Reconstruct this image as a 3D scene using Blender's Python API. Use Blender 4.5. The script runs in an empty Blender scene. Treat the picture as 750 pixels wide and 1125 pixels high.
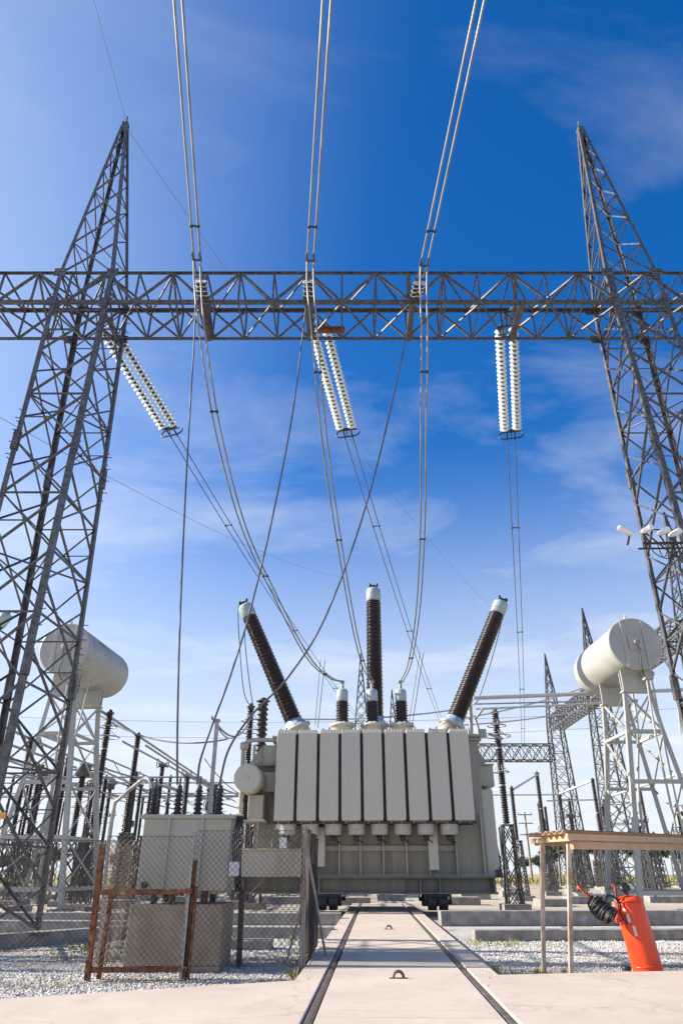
import bpy, math, random
from mathutils import Vector, Matrix
R=math.radians
rnd=random.Random(7)
S=bpy.context.scene
COL=S.collection
V=Vector
SUN_AZ,SUN_EL=5.5,29.0      # sun stands to the left (-X), a little ahead, 32 deg up

# ------------------------------------------------------------------ materials
def new_mat(name):
    m=bpy.data.materials.new(name); m.use_nodes=True
    nt=m.node_tree; b=nt.nodes['Principled BSDF']; return m,nt,b
def noise_mat(name,c1,c2,scale=6,rough=.6,metal=0,bump=0,bscale=None,detail=6,stretch=None,c3=None,thr=(.35,.7),spec=None,rvar=0.0):
    m,nt,b=new_mat(name); N=nt.nodes; L=nt.links
    tc=N.new('ShaderNodeTexCoord'); mp=N.new('ShaderNodeMapping')
    if stretch: mp.inputs['Scale'].default_value=stretch
    L.new(tc.outputs['Object'],mp.inputs['Vector'])
    n=N.new('ShaderNodeTexNoise'); n.inputs['Scale'].default_value=scale; n.inputs['Detail'].default_value=detail
    L.new(mp.outputs[0],n.inputs['Vector'])
    r=N.new('ShaderNodeValToRGB'); e=r.color_ramp.elements
    e[0].position,e[1].position=thr; e[0].color=(*c1,1); e[1].color=(*c2,1)
    L.new(n.outputs['Fac'],r.inputs[0])
    col=r.outputs[0]
    if c3:
        n3=N.new('ShaderNodeTexNoise'); n3.inputs['Scale'].default_value=scale*.35; n3.inputs['Detail'].default_value=10; n3.inputs['Roughness'].default_value=.7
        L.new(mp.outputs[0],n3.inputs['Vector'])
        r3=N.new('ShaderNodeValToRGB'); r3.color_ramp.elements[0].position=.55; r3.color_ramp.elements[1].position=.66
        L.new(n3.outputs['Fac'],r3.inputs[0])
        mx=N.new('ShaderNodeMix'); mx.data_type='RGBA'
        L.new(r3.outputs[0],mx.inputs['Factor']); L.new(col,mx.inputs['A']); mx.inputs['B'].default_value=(*c3,1)
        col=mx.outputs['Result']
    L.new(col,b.inputs['Base Color'])
    b.inputs['Roughness'].default_value=rough; b.inputs['Metallic'].default_value=metal
    if spec is not None: b.inputs['Specular IOR Level'].default_value=spec
    if rvar:
        mr=N.new('ShaderNodeMapRange'); mr.inputs['To Min'].default_value=rough-rvar; mr.inputs['To Max'].default_value=rough+rvar
        L.new(n.outputs['Fac'],mr.inputs['Value']); L.new(mr.outputs[0],b.inputs['Roughness'])
    if bump:
        nb=N.new('ShaderNodeTexNoise'); nb.inputs['Scale'].default_value=bscale or scale*4; nb.inputs['Detail'].default_value=6
        L.new(mp.outputs[0],nb.inputs['Vector'])
        bp=N.new('ShaderNodeBump'); bp.inputs['Strength'].default_value=bump; bp.inputs['Distance'].default_value=.02
        L.new(nb.outputs['Fac'],bp.inputs['Height']); L.new(bp.outputs[0],b.inputs['Normal'])
    return m
M={}
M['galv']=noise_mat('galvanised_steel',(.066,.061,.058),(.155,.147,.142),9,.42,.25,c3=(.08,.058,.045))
M['galvl']=noise_mat('pale_galvanised_steel',(.28,.275,.27),(.42,.41,.40),8,.5,.3)
M['paint']=noise_mat('grey_green_paint',(.385,.36,.295),(.43,.40,.33),2.2,.45,0,bump=.05,bscale=30,stretch=(1,1,.25),c3=(.32,.295,.235))
M['tank']=noise_mat('stained_shade_darkened_tank_paint',(.30,.282,.228),(.345,.325,.265),2.5,.5,0,bump=.05,bscale=30,stretch=(2.2,2.2,.25),c3=(.20,.185,.145))  # stains, plus shade under the radiator overhang darkened into the base colour
M['paint_dark']=noise_mat('shade_dark_streaked_paint',(.15,.143,.12),(.21,.20,.17),3,.5,0,stretch=(2,2,.3),c3=(.10,.094,.08))  # darker copy of the paint, with the base frame's shade put into its colour
M['rad']=noise_mat('radiator_paint',(.51,.478,.405),(.52,.488,.414),1.5,.42,0,stretch=(3,3,.3),c3=(.488,.462,.407))
M['fan']=noise_mat('fan_housing_paint',(.40,.40,.39),(.48,.48,.47),6,.4)
M['conserv']=noise_mat('tank_paint',(.375,.37,.33),(.43,.42,.375),2.0,.45,0,stretch=(1,.4,1),c3=(.33,.31,.26))
M['dark']=noise_mat('black_steel',(.02,.02,.022),(.05,.048,.045),8,.5)
M['brown']=noise_mat('brown_glazed_porcelain',(.021,.014,.017),(.033,.022,.025),5,.3)
M['brownfar']=noise_mat('dark_porcelain',(.030,.023,.023),(.050,.038,.037),5,.3)
M['cap']=noise_mat('blue_grey_cap_paint',(.30,.36,.37),(.38,.44,.45),5,.35)
M['bluering']=noise_mat('blue_clamp_paint',(.22,.36,.50),(.5,.56,.6),8,.4)
M['wire']=noise_mat('aluminium_conductor',(.20,.19,.185),(.33,.32,.31),2,.45,.6)
M['wired']=noise_mat('dark_conductor',(.10,.10,.105),(.18,.175,.17),2,.5,.4)
M['bus']=noise_mat('aluminium_tube',(.52,.5,.47),(.62,.6,.56),10,.4,.4)
M['rust']=noise_mat('rusty_steel',(.10,.042,.018),(.32,.145,.055),14,.85,.1,bump=.5,bscale=60,c3=(.50,.40,.30))
M['oldpost']=noise_mat('galvanised_post_turning_rusty',(.33,.31,.28),(.20,.09,.04),5,.75,.2,bump=.4,bscale=60,stretch=(1,1,.5),thr=(.42,.60))
M['rustplate']=noise_mat('rusty_plate',(.13,.05,.024),(.25,.105,.05),10,.85)
M['mesh']=noise_mat('rusted_mesh_wire',(.08,.06,.05),(.15,.12,.10),7,.6,.4)
M['red']=noise_mat('red_enamel',(.70,.055,.012),(.76,.07,.016),4,.3,0,c3=(.60,.045,.012))
M['hose']=noise_mat('black_rubber',(.012,.012,.013),(.03,.03,.03),20,.5)
M['label']=noise_mat('faded_white_sticker',(.55,.53,.48),(.78,.77,.73),20,.6)
M['plate']=noise_mat('white_plate',(.62,.61,.60),(.74,.73,.72),9,.5)
M['tan']=noise_mat('tan_painted_sheet',(.52,.34,.20),(.60,.41,.25),4,.6,0,c3=(.46,.30,.17))
M['tanpole']=noise_mat('weathered_beige_paint',(.40,.31,.23),(.55,.47,.38),7,.6,0,c3=(.33,.19,.09))
M['white']=noise_mat('white_lamp_paint',(.72,.73,.74),(.8,.8,.8),6,.35)
M['kerb']=noise_mat('old_concrete',(.22,.21,.19),(.36,.34,.31),5,.9,0,bump=.5,bscale=40,c3=(.17,.16,.14))
M['block']=noise_mat('stained_concrete_block',(.30,.24,.17),(.40,.335,.26),4,.9,0,bump=.4,bscale=35,c3=(.44,.42,.39))
M['bark']=noise_mat('bark',(.06,.045,.03),(.12,.09,.06),9,.9)
M['leaf']=noise_mat('pine_leaf',(.03,.05,.015),(.075,.105,.03),3,.7)
M['weed']=noise_mat('weed_leaf',(.17,.20,.045),(.36,.32,.10),9,.8)
M['dry']=noise_mat('dry_stalk',(.25,.18,.07),(.42,.33,.14),9,.9)
M['wood']=noise_mat('wood_pole',(.22,.17,.12),(.34,.28,.21),6,.9)
M['stone']=noise_mat('loose_limestone',(.40,.375,.34),(.70,.67,.63),11,.9)
M['rail']=noise_mat('rail_steel',(.10,.085,.075),(.20,.17,.14),10,.55,.4)
M['groove']=noise_mat('groove_dirt',(.03,.025,.02),(.10,.08,.06),12,.95)
M['yellow']=noise_mat('faded_yellow_sign',(.75,.36,.05),(.8,.42,.07),9,.5)
def glass_mat():
    m,nt,b=new_mat('insulator_glass'); N=nt.nodes; L=nt.links
    b.inputs['Base Color'].default_value=(.92,.94,.92,1); b.inputs['Roughness'].default_value=.12
    t=N.new('ShaderNodeBsdfTranslucent'); t.inputs['Color'].default_value=(.92,.94,.90,1)
    x=N.new('ShaderNodeMixShader'); x.inputs[0].default_value=.38
    L.new(b.outputs[0],x.inputs[1]); L.new(t.outputs[0],x.inputs[2]); L.new(x.outputs[0],N['Material Output'].inputs[0])
    return m
M['glass']=glass_mat()
def concrete_mat():
    m,nt,b=new_mat('pale_concrete'); N=nt.nodes; L=nt.links
    tc=N.new('ShaderNodeTexCoord')
    def nz(sc,det=8,ro=.6,st=None):
        n=N.new('ShaderNodeTexNoise'); n.inputs['Scale'].default_value=sc; n.inputs['Detail'].default_value=det; n.inputs['Roughness'].default_value=ro
        if st:
            mp=N.new('ShaderNodeMapping'); mp.inputs['Scale'].default_value=st; L.new(tc.outputs['Object'],mp.inputs[0]); L.new(mp.outputs[0],n.inputs[0])
        else: L.new(tc.outputs['Object'],n.inputs[0])
        return n.outputs['Fac']
    def ramp(v,p0,p1,c0,c1):
        r=N.new('ShaderNodeValToRGB'); e=r.color_ramp.elements; e[0].position=p0;e[1].position=p1;e[0].color=(*c0,1);e[1].color=(*c1,1); L.new(v,r.inputs[0]); return r.outputs[0]
    def mix(f,a,b_,mode='MIX'):
        x=N.new('ShaderNodeMix'); x.data_type='RGBA'; x.blend_type=mode
        if isinstance(f,float): x.inputs['Factor'].default_value=f
        else: L.new(f,x.inputs['Factor'])
        L.new(a,x.inputs['A'])
        if isinstance(b_,tuple): x.inputs['B'].default_value=(*b_,1)
        else: L.new(b_,x.inputs['B'])
        return x.outputs['Result']
    base=ramp(nz(.9),.3,.7,(.49,.405,.325),(.59,.495,.405))
    base=mix(ramp(nz(14,10,.75),.35,.7,(0,0,0),(.5,.5,.5)),base,(.52,.435,.35))
    stain=ramp(nz(2.3,12,.72,(1.0,.6,1)),0.52,.68,(0,0,0),(.8,.8,.8))
    base=mix(stain,base,(.41,.33,.26))
    base=mix(ramp(nz(.5,10,.7),.45,.62,(0,0,0),(.55,.55,.55)),base,(.43,.355,.285))
    pock=ramp(nz(95,2,.5),.70,.76,(0,0,0),(.65,.65,.65))
    base=mix(pock,base,(.22,.18,.15))
    # hairline cracks and rusty drips
    wn=N.new('ShaderNodeTexNoise'); wn.inputs['Scale'].default_value=1.6; wn.inputs['Detail'].default_value=6; L.new(tc.outputs['Object'],wn.inputs[0])
    va=N.new('ShaderNodeVectorMath'); va.operation='MULTIPLY_ADD'; L.new(wn.outputs['Color'],va.inputs[0]); va.inputs[1].default_value=(.9,.9,.9); L.new(tc.outputs['Object'],va.inputs[2])
    vc=N.new('ShaderNodeTexVoronoi'); vc.feature='DISTANCE_TO_EDGE'; vc.inputs['Scale'].default_value=.24; L.new(va.outputs[0],vc.inputs['Vector'])
    base=mix(ramp(vc.outputs['Distance'],.0,.004,(.28,.28,.28),(0,0,0)),base,(.17,.13,.10))
    base=mix(ramp(nz(5.2,4,.5),.70,.76,(0,0,0),(.35,.35,.35)),base,(.27,.20,.15))
    L.new(base,b.inputs['Base Color']); b.inputs['Roughness'].default_value=.85
    bp=N.new('ShaderNodeBump'); bp.inputs['Strength'].default_value=.35; bp.inputs['Distance'].default_value=.006
    L.new(nz(40,10,.7),bp.inputs['Height']); L.new(bp.outputs[0],b.inputs['Normal'])
    return m
M['conc']=concrete_mat()
def ground_mat():
    m,nt,b=new_mat('gravel_ground'); N=nt.nodes; L=nt.links
    tc=N.new('ShaderNodeTexCoord')
    vo=N.new('ShaderNodeTexVoronoi'); vo.inputs['Scale'].default_value=32; vo.inputs['Randomness'].default_value=1
    L.new(tc.outputs['Object'],vo.inputs['Vector'])
    sep=N.new('ShaderNodeSeparateColor'); L.new(vo.outputs['Color'],sep.inputs[0])
    r=N.new('ShaderNodeValToRGB'); e=r.color_ramp.elements; e[0].position=0; e[1].position=1
    e[0].color=(.34,.315,.28,1); e[1].color=(.66,.63,.585,1); L.new(sep.outputs[0],r.inputs[0])
    # soil and dry grass patches
    n=N.new('ShaderNodeTexNoise'); n.inputs['Scale'].default_value=.55; n.inputs['Detail'].default_value=9; n.inputs['Roughness'].default_value=.65
    L.new(tc.outputs['Object'],n.inputs['Vector'])
    r2=N.new('ShaderNodeValToRGB'); r2.color_ramp.elements[0].position=.50; r2.color_ramp.elements[1].position=.64; L.new(n.outputs['Fac'],r2.inputs[0])
    n2=N.new('ShaderNodeTexNoise'); n2.inputs['Scale'].default_value=30; n2.inputs['Detail'].default_value=5
    L.new(tc.outputs['Object'],n2.inputs['Vector'])
    r3=N.new('ShaderNodeValToRGB'); r3.color_ramp.elements[0].color=(.20,.14,.07,1); r3.color_ramp.elements[1].color=(.40,.30,.15,1); L.new(n2.outputs['Fac'],r3.inputs[0])
    mx=N.new('ShaderNodeMix'); mx.data_type='RGBA'; L.new(r2.outputs[0],mx.inputs['Factor']); L.new(r.outputs[0],mx.inputs['A']); L.new(r3.outputs[0],mx.inputs['B'])
    # far off: pale earth, then dry grass
    sx=N.new('ShaderNodeSeparateXYZ'); L.new(tc.outputs['Object'],sx.inputs[0])
    mr=N.new('ShaderNodeMapRange'); mr.inputs['From Min'].default_value=19; mr.inputs['From Max'].default_value=26; L.new(sx.outputs['Y'],mr.inputs['Value'])
    n4=N.new('ShaderNodeTexNoise'); n4.inputs['Scale'].default_value=.35; n4.inputs['Detail'].default_value=10; L.new(tc.outputs['Object'],n4.inputs['Vector'])
    r4=N.new('ShaderNodeValToRGB'); e=r4.color_ramp.elements; e[0].position=.35; e[1].position=.68; e[0].color=(.52,.46,.40,1); e[1].color=(.42,.34,.18,1); L.new(n4.outputs['Fac'],r4.inputs[0])
    mx2=N.new('ShaderNodeMix'); mx2.data_type='RGBA'; L.new(mr.outputs[0],mx2.inputs['Factor']); L.new(mx.outputs['Result'],mx2.inputs['A']); L.new(r4.outputs[0],mx2.inputs['B'])
    mr2=N.new('ShaderNodeMapRange'); mr2.inputs['From Min'].default_value=80; mr2.inputs['From Max'].default_value=92; L.new(sx.outputs['Y'],mr2.inputs['Value'])
    mx3=N.new('ShaderNodeMix'); mx3.data_type='RGBA'; L.new(mr2.outputs[0],mx3.inputs['Factor']); L.new(mx2.outputs['Result'],mx3.inputs['A'])
    mx3.inputs['B'].default_value=(.36,.30,.11,1)
    L.new(mx3.outputs['Result'],b.inputs['Base Color']); b.inputs['Roughness'].default_value=.95
    bp=N.new('ShaderNodeBump'); bp.inputs['Strength'].default_value=.9; bp.inputs['Distance'].default_value=.03; bp.invert=True
    L.new(vo.outputs['Distance'],bp.inputs['Height']); L.new(bp.outputs[0],b.inputs['Normal'])
    return m
M['ground']=ground_mat()

# ------------------------------------------------------------------ mesh builder
def basis(d,up=None):
    d=d.normalized()
    u=V(up) if up is not None else (V((0,0,1)) if abs(d.z)<.92 else V((0,1,0)))
    x=u.cross(d)
    if x.length<1e-6: x=V((1,0,0)).cross(d)
    x.normalize(); y=d.cross(x); return x,y,d
class MB:
    def __init__(s): s.v=[]; s.f=[]; s.sm=[]
    def add(s,vs,fs,smooth=False):
        o=len(s.v); s.v+= [tuple(v) for v in vs]; s.f+=[tuple(i+o for i in f) for f in fs]; s.sm+=[smooth]*len(fs); return s
    def box(s,c,d,rz=0,rx=0):
        x,y,z=[k/2 for k in d]; c=V(c); m=Matrix.Rotation(rz,3,'Z')@Matrix.Rotation(rx,3,'X')
        vs=[c+m@V((a*x,b*y,e*z)) for a in(-1,1) for b in(-1,1) for e in(-1,1)]
        return s.add(vs,[(0,1,3,2),(4,6,7,5),(0,4,5,1),(2,3,7,6),(0,2,6,4),(1,5,7,3)])
    def bbox(s,c,d,b=.012):      # box with chamfered edges
        x,y,z=[k/2 for k in d]; c=V(c); vs=[]; idx={}
        for a in(-1,1):
            for e in(-1,1):
                for g in(-1,1):
                    for k in range(3):
                        p=[a*x,e*y,g*z]
                        for j in range(3):
                            if j!=k: p[j]-= (a,e,g)[j]*b
                        idx[(a,e,g,k)]=len(vs); vs.append(c+V(p))
        fs=[]
        for k in range(3):
            i,j=[q for q in range(3) if q!=k]
            for sg in(-1,1):
                f=[]
                for (p,q) in((-1,-1),(1,-1),(1,1),(-1,1)):
                    t=[0,0,0]; t[k]=sg; t[i]=p; t[j]=q; f.append(idx[(*t,k)])
                fs.append(f)
        for k in range(3):       # edges along axis k
            i,j=[q for q in range(3) if q!=k]
            for p in(-1,1):
                for q in(-1,1):
                    t1=[0,0,0];t1[k]=-1;t1[i]=p;t1[j]=q; t2=list(t1);t2[k]=1
                    fs.append([idx[(*t1,i)],idx[(*t2,i)],idx[(*t2,j)],idx[(*t1,j)]])
        for a in(-1,1):
            for e in(-1,1):
                for g in(-1,1): fs.append([idx[(a,e,g,k)] for k in range(3)])
        return s.add(vs,fs)
    def bar(s,p,q,w,h=None,up=None):
        p,q=V(p),V(q); h=h or w; x,y,d=basis(q-p,up)
        vs=[o+x*a*w/2+y*b*h/2 for o in(p,q) for a,b in((-1,-1),(1,-1),(1,1),(-1,1))]
        return s.add(vs,[(3,2,1,0),(4,5,6,7)]+[(i,(i+1)%4,4+(i+1)%4,4+i) for i in range(4)])
    def angle(s,p,q,w,t=None,up=None,flip=1):   # L-section steel
        p,q=V(p),V(q); t=t or max(.008,w*.13); x,y,d=basis(q-p,up); x=x*flip
        pr=[(0,0),(w,0),(w,t),(t,t),(t,w),(0,w)]
        vs=[o+x*(a-w*.3)+y*(b-w*.3) for o in(p,q) for a,b in pr]
        fs=[(5,4,3,0),(3,2,1,0),(6,9,10,11),(6,7,8,9)]+[(i,(i+1)%6,6+(i+1)%6,6+i) for i in range(6)]
        return s.add(vs,fs)
    def tube(s,pts,r,n=8,cap=True):
        pts=[V(p) for p in pts]; k=len(pts); vs=[]; fs=[]; px=None
        for i,p in enumerate(pts):
            d=(pts[min(i+1,k-1)]-pts[max(i-1,0)])
            if px is None: x,y,d=basis(d)
            else:
                d.normalize(); x=px-d*px.dot(d); x.normalize(); y=d.cross(x)
            px=x; rr=r[i] if isinstance(r,(list,tuple)) else r
            vs+=[p+(x*math.cos(a)+y*math.sin(a))*rr for a in [2*math.pi*j/n for j in range(n)]]
        for i in range(k-1):
            for j in range(n): fs.append((i*n+j,i*n+(j+1)%n,(i+1)*n+(j+1)%n,(i+1)*n+j))
        s.add(vs,fs,True)
        if cap:
            s.add(vs[:n],[tuple(reversed(range(n)))]); s.add(vs[-n:],[tuple(range(n))])
        return s
    def lathe(s,p,q,prof,n=16,smooth=True):     # prof: (distance along p->q, radius)
        p=V(p); x,y,d=basis(V(q)-p); vs=[]; fs=[]
        for t,r in prof:
            vs+=[p+d*t+(x*math.cos(a)+y*math.sin(a))*max(r,1e-4) for a in [2*math.pi*j/n for j in range(n)]]
        for i in range(len(prof)-1):
            for j in range(n): fs.append((i*n+j,i*n+(j+1)%n,(i+1)*n+(j+1)%n,(i+1)*n+j))
        s.add(vs,fs,smooth)
        s.add(vs[:n],[tuple(reversed(range(n)))]); s.add(vs[-n:],[tuple(range(n))]); return s
    def ring(s,c,axis,R_,r,n=24,m=8,sx=1,arc=(0,360)):
        x,y,d=basis(V(axis)); c=V(c); a0,a1=R(arc[0]),R(arc[1]); full=arc[1]-arc[0]>=360
        pts=[c+x*math.cos(a)*R_*sx+y*math.sin(a)*R_ for a in [a0+(a1-a0)*i/n for i in range(n+1)]]
        return s.tube(pts,r,m,cap=not full)
    def prism(s,poly,z0,z1):
        n=len(poly); vs=[(x,y,z0) for x,y in poly]+[(x,y,z1) for x,y in poly]
        return s.add(vs,[tuple(reversed(range(n))),tuple(range(n,2*n))]+[(i,(i+1)%n,n+(i+1)%n,n+i) for i in range(n)])
    def build(s,name,mat,parent=None,off=None,bevel=0):
        if parent is not None and off is None: off=root_off(parent)
        off=V(off) if off is not None else V((0,0,0))
        me=bpy.data.meshes.new(name); me.from_pydata([V(v)-off for v in s.v],[],s.f)
        me.polygons.foreach_set('use_smooth',s.sm); me.update()
        o=bpy.data.objects.new(name,me); COL.objects.link(o); me.materials.append(mat)
        if parent is not None: o.parent=parent
        if bevel:
            b=o.modifiers.new('b','BEVEL'); b.width=bevel; b.segments=2; b.limit_method='ANGLE'
        return o
def root_off(p):
    if p.get('local'): return V((0,0,0))
    while p.parent is not None:
        p=p.parent
        if p.get('local'): return V((0,0,0))
    return p.location.copy()
def tag(o,label=None,cat=None,group=None,kind=None):
    if label: o['label']=label
    if cat: o['category']=cat
    if group: o['group']=group
    if kind: o['kind']=kind
    return o
def thing(name,loc,label,cat,group=None,rz=0,local=False):
    o=bpy.data.objects.new(name,None); COL.objects.link(o); o.location=loc; o.rotation_euler=(0,0,rz)
    o.empty_display_size=.2
    if local: o['local']=1
    return tag(o,label,cat,group)
def copy_tree(o,loc=None,rz=None,label=None,parent=None,sc=None):
    c=o.copy(); COL.objects.link(c); c.parent=parent
    if loc is not None: c.location=loc
    if rz is not None: c.rotation_euler=(0,0,rz)
    if sc is not None: c.scale=sc
    if label: c['label']=label
    for ch in list(o.children): copy_tree(ch,parent=c)
    return c
def spline(pts,n=10):
    P=[V(p) for p in pts]; out=[]
    for i in range(len(P)-1):
        p0=P[i-1] if i else P[0]*2-P[1]; p1,p2=P[i],P[i+1]; p3=P[i+2] if i+2<len(P) else P[-1]*2-P[-2]
        for k in range(n):
            t=k/n; out.append(.5*((2*p1)+(p2-p0)*t+(2*p0-5*p1+4*p2-p3)*t*t+(3*p1-p0-3*p2+p3)*t**3))
    out.append(P[-1]); return out
def sagline(a,b,sag,n=24):
    a,b=V(a),V(b); return [a.lerp(b,i/n)-V((0,0,sag*4*(i/n)*(1-i/n))) for i in range(n+1)]
# sight geometry of the photograph (24 mm lens, 27.9 deg up, eye 1 m): pixel + distance -> point
TH=R(27.92); CT,ST=math.cos(TH),math.sin(TH)
def at(px,py,Y):
    u=(px-375)/750; w=(562.5-py)/750; k=Y/(CT-w*ST); return V((u*k,Y,1+(ST+w*CT)*k))

# ------------------------------------------------------------------ setting
def struct(mb,name,mat,label=None,**k):
    o=mb.build(name,mat,**k); tag(o,label,name.replace('_',' '),kind='structure'); return o
g=MB(); g.add([(-900,-300,-.15),(900,-300,-.15),(900,1800,-.15),(-900,1800,-.15)],[(0,1,2,3)])
struct(g,'ground',M['ground'],'white gravel and pale dry earth of the switchyard')
AX=V((1.27,24,0)); YAW=-R(2.43)
RM=Matrix.Rotation(YAW,3,'Z')
def RL(x,y,z=0): return AX+RM@V((x,y,z))
def railbox(mb,x0,x1,y0,y1,z0,z1):
    vs=[RL(a,b,e) for a in(x0,x1) for b in(y0,y1) for e in(z0,z1)]
    mb.add(vs,[(0,1,3,2),(4,6,7,5),(0,4,5,1),(2,3,7,6),(0,2,6,4),(1,5,7,3)])
# central track slab cast in bays, side strips, grooves
slab=MB()
ys=[-34,-28,-22,-17.4,-11.2,-5.0,-.4,6]
for a,b in zip(ys[:-1],ys[1:]): railbox(slab,-.735,.735,a+.006,b-.006,-.3,0)
struct(slab,'track_slab',M['conc'],'pale concrete slab running between two sunken rails',bevel=.008)
pv=MB()
L0=RL(-1.12,-15.3);R0=RL(1.14,-14.75)
railbox(pv,-1.12,-.835,-15.3,6,-.3,.0); railbox(pv,.835,1.12,-14.75,6,-.3,0)
def cross(sign):
    a=RL(sign*.835,-34); b=RL(sign*.835,-15.3 if sign<0 else -14.75); c=RL(sign*1.12,-15.3 if sign<0 else -14.75)
    if sign<0: poly=[(a.x,a.y),(b.x,b.y),(c.x,c.y),(-3.1,7.54),(-14,2.5),(-14,-10)]
    else: poly=[(a.x,a.y),(14,-10),(14,10.8),(4.0,9.59),(c.x,c.y),(b.x,b.y)]
    pv.prism(poly if sign>0 else list(reversed(poly)),-.3,-.002)
cross(-1); cross(1)
struct(pv,'concrete_pavement',M['conc'],'pale pink concrete pavement crossing the foreground',bevel=.01)
gr=MB()
railbox(gr,-.833,-.737,-34,6,-.3,-.06); railbox(gr,.737,.833,-34,6,-.3,-.06)
struct(gr,'rail_groove',M['groove'],'dirt filled grooves beside the sunken rails')
rl=MB()
for s in(-1,1):
    railbox(rl,s*.762,s*.822,-34,5.9,-.2,-.012)
struct(rl,'rails',M['rail'],'two worn steel rails sunk in the slab',bevel=.012)
# pit kerbs left and right of the slab
def kerb(x0,y0,x1,y1,w,h,name='concrete_kerb',label=None):
    k=MB(); d=V((x1-x0,y1-y0,0)); L_=d.length; n=max(1,int(L_/3.2)); d.normalize()
    for i in range(n):
        a=V((x0,y0,0))+d*(L_*i/n+.004); b=V((x0,y0,0))+d*(L_*(i+1)/n-.004)
        k.bar(a+V((0,0,h/2-.15)),b+V((0,0,h/2-.15)),w,h+.001*i)
    struct(k,name,M['kerb'],label,bevel=.015)
kerb(2.55,15.6,16,16.3,.35,.19,label='nearer grey concrete kerb right of the track slab')
kerb(2.45,19.9,18,20.6,.4,.33,label='farther grey concrete kerb right of the track slab')
kerb(.0,20.2,-9,20.6,.4,.27,label='farther grey concrete kerb left of the track slab')
kerb(-.15,16.2,-3.9,16.4,.3,.2,label='nearer grey concrete kerb left of the track slab')
kerb(-4.1,16.6,-8.4,10.6,.3,.22,label='slanting low concrete kerb by the left tower foot')
kerb(-4.3,16.9,-11,17.3,.3,.27,label='low concrete kerb behind the left tower foot')
kerb(-2.3,14.0,-1.2,14.0,.5,.14,label='short loose concrete slab on gravel behind the fence')

# ------------------------------------------------------------------ gantry
def lerp(a,b,t): return V(a)*(1-t)+V(b)*t
def lattice_column(root,base,top,apex,panels,peakpanels,lw,bw,name='tower',phase=0,bolts=True):
    """base/top: FL,FR,BR,BL corners; apex point or None"""
    tw=MB()
    for c in base: tw.box((c[0],c[1],c[2]-.06),(.34,.34,.05))
    for c in top: tw.box(V(c),(.05,.05,.3)); 
    t=tw.build(name,M['galv'],root)
    dirs=[(-1,-1),(1,-1),(1,1),(-1,1)]
    for i in range(4):
        lg=MB(); d=dirs[i]
        lg.angle(base[i],top[i],lw,up=(0,-d[1],0),flip=1 if d[0]*d[1]>0 else -1)
        # splice plates and step bolts
        for f in(.28,.62): 
            p=lerp(base[i],top[i],f); lg.bar(p,lerp(base[i],top[i],f+.035),lw*1.12,lw*1.12)
        if bolts and i in(1,2,0):
            for k in range(70):
                f=.2+.78*k/70; p=lerp(base[i],top[i],f)
                if (k//9)%3!=1: continue
                lg.bar(p,p+V((d[0]*.14*(1 if k%2 else .2),d[1]*.14*(.2 if k%2 else 1),0)),.016)
        lg.build('leg',M['galv'],t)
    br=MB(); w=bw
    for face in range(4):
        i,j=face,(face+1)%4; side=face in(1,3)
        A=lambda f,i=i: lerp(base[i],top[i],f); B=lambda f,j=j: lerp(base[j],top[j],f)
        n=panels
        for k in range(n):
            f0=(k)/n; f1=(k+1)/n
            if side:
                f0=max(0,(k+.5)/n-1/n*.999) if k==0 else (k-.5)/n; f1=(k+.5)/n
            br.angle(A(f0),B(f1),w,flip=1); br.angle(B(f0),A(f1),w*.9,flip=-1)
            if k: 
                h=(k)/n if side else (k+.0)/n
                if side or k%2==0: br.angle(A(h),B(h),w*.8)
                # redundant members
            fm=(f0+f1)/2
            if not side and k%2: 
                br.angle(A(fm),(A(fm)+B(fm))/2,w*.55)
        br.angle(A(1),B(1),w)
        if side: br.angle(A((n-.5)/n),B(1),w); 
    for k in(2,5,8):
        f=k/panels; c=[lerp(base[q],top[q],f) for q in range(4)]
        if k<panels: br.angle(c[0],c[2],w*.7); br.angle(c[1],c[3],w*.7)
    br.build('bracing',M['galv'],t)
    if apex is not None:
        ap=V(apex); tip=[ap+V((d[0]*.07,d[1]*.07,0)) for d in dirs]
        for i in range(4):
            lg=MB(); d=dirs[i]; lg.angle(top[i],tip[i],lw*.75,up=(0,-d[1],0),flip=1 if d[0]*d[1]>0 else -1); lg.build('peak_leg',M['galv'],t)
        br=MB(); n=peakpanels
        fr=[1-(1-k/n)**1.25 for k in range(n+1)]; fr=[1-(.9**0)*(1-f) for f in fr]
        for face in range(4):
            i,j=face,(face+1)%4; side=face in(1,3)
            A=lambda f,i=i: lerp(top[i],tip[i],f); B=lambda f,j=j: lerp(top[j],tip[j],f)
            for k in range(n):
                f0,f1=fr[k],fr[k+1]
                a,b=(A,B) if k%2==0 else (B,A)
                br.angle(A(f0),B(f1),bw*.8)
                if k<n-3 and not side: br.angle(b(f0),a(f1),bw*.7,flip=-1)
                if side and k: br.angle(A(f0),B(f0),bw*.7)
        br.build('peak_bracing',M['galv'],t)
        pk=MB(); pk.bbox(ap+V((0,0,.02)),(.2,.2,.34),.02); pk.tube([ap,ap+V((0,0,.55))],.025,6); pk.build('peak_cap',M['galv'],t)
    return t
ZT,ZB,YF,YB=14.72,13.70,12.70,14.02
G0=V((0,13.35,0))
gantry=thing('steel_gantry',G0,'tall lattice steel gantry with two pointed towers and a crossbeam over the transformer','gantry')
def corners(xs,y0,y1,z): return [V((xs[0],y0,z)),V((xs[1],y0,z)),V((xs[2],y1,z)),V((xs[3],y1,z))]
lattice_column(gantry,corners((-6.95,-5.7,-5.5,-6.85),12.2,14.5,.1),corners((-7.25,-5.9,-5.9,-7.2),YF,YB,ZT),(-6.82,13.35,21.8),11,7,.115,.045)
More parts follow.
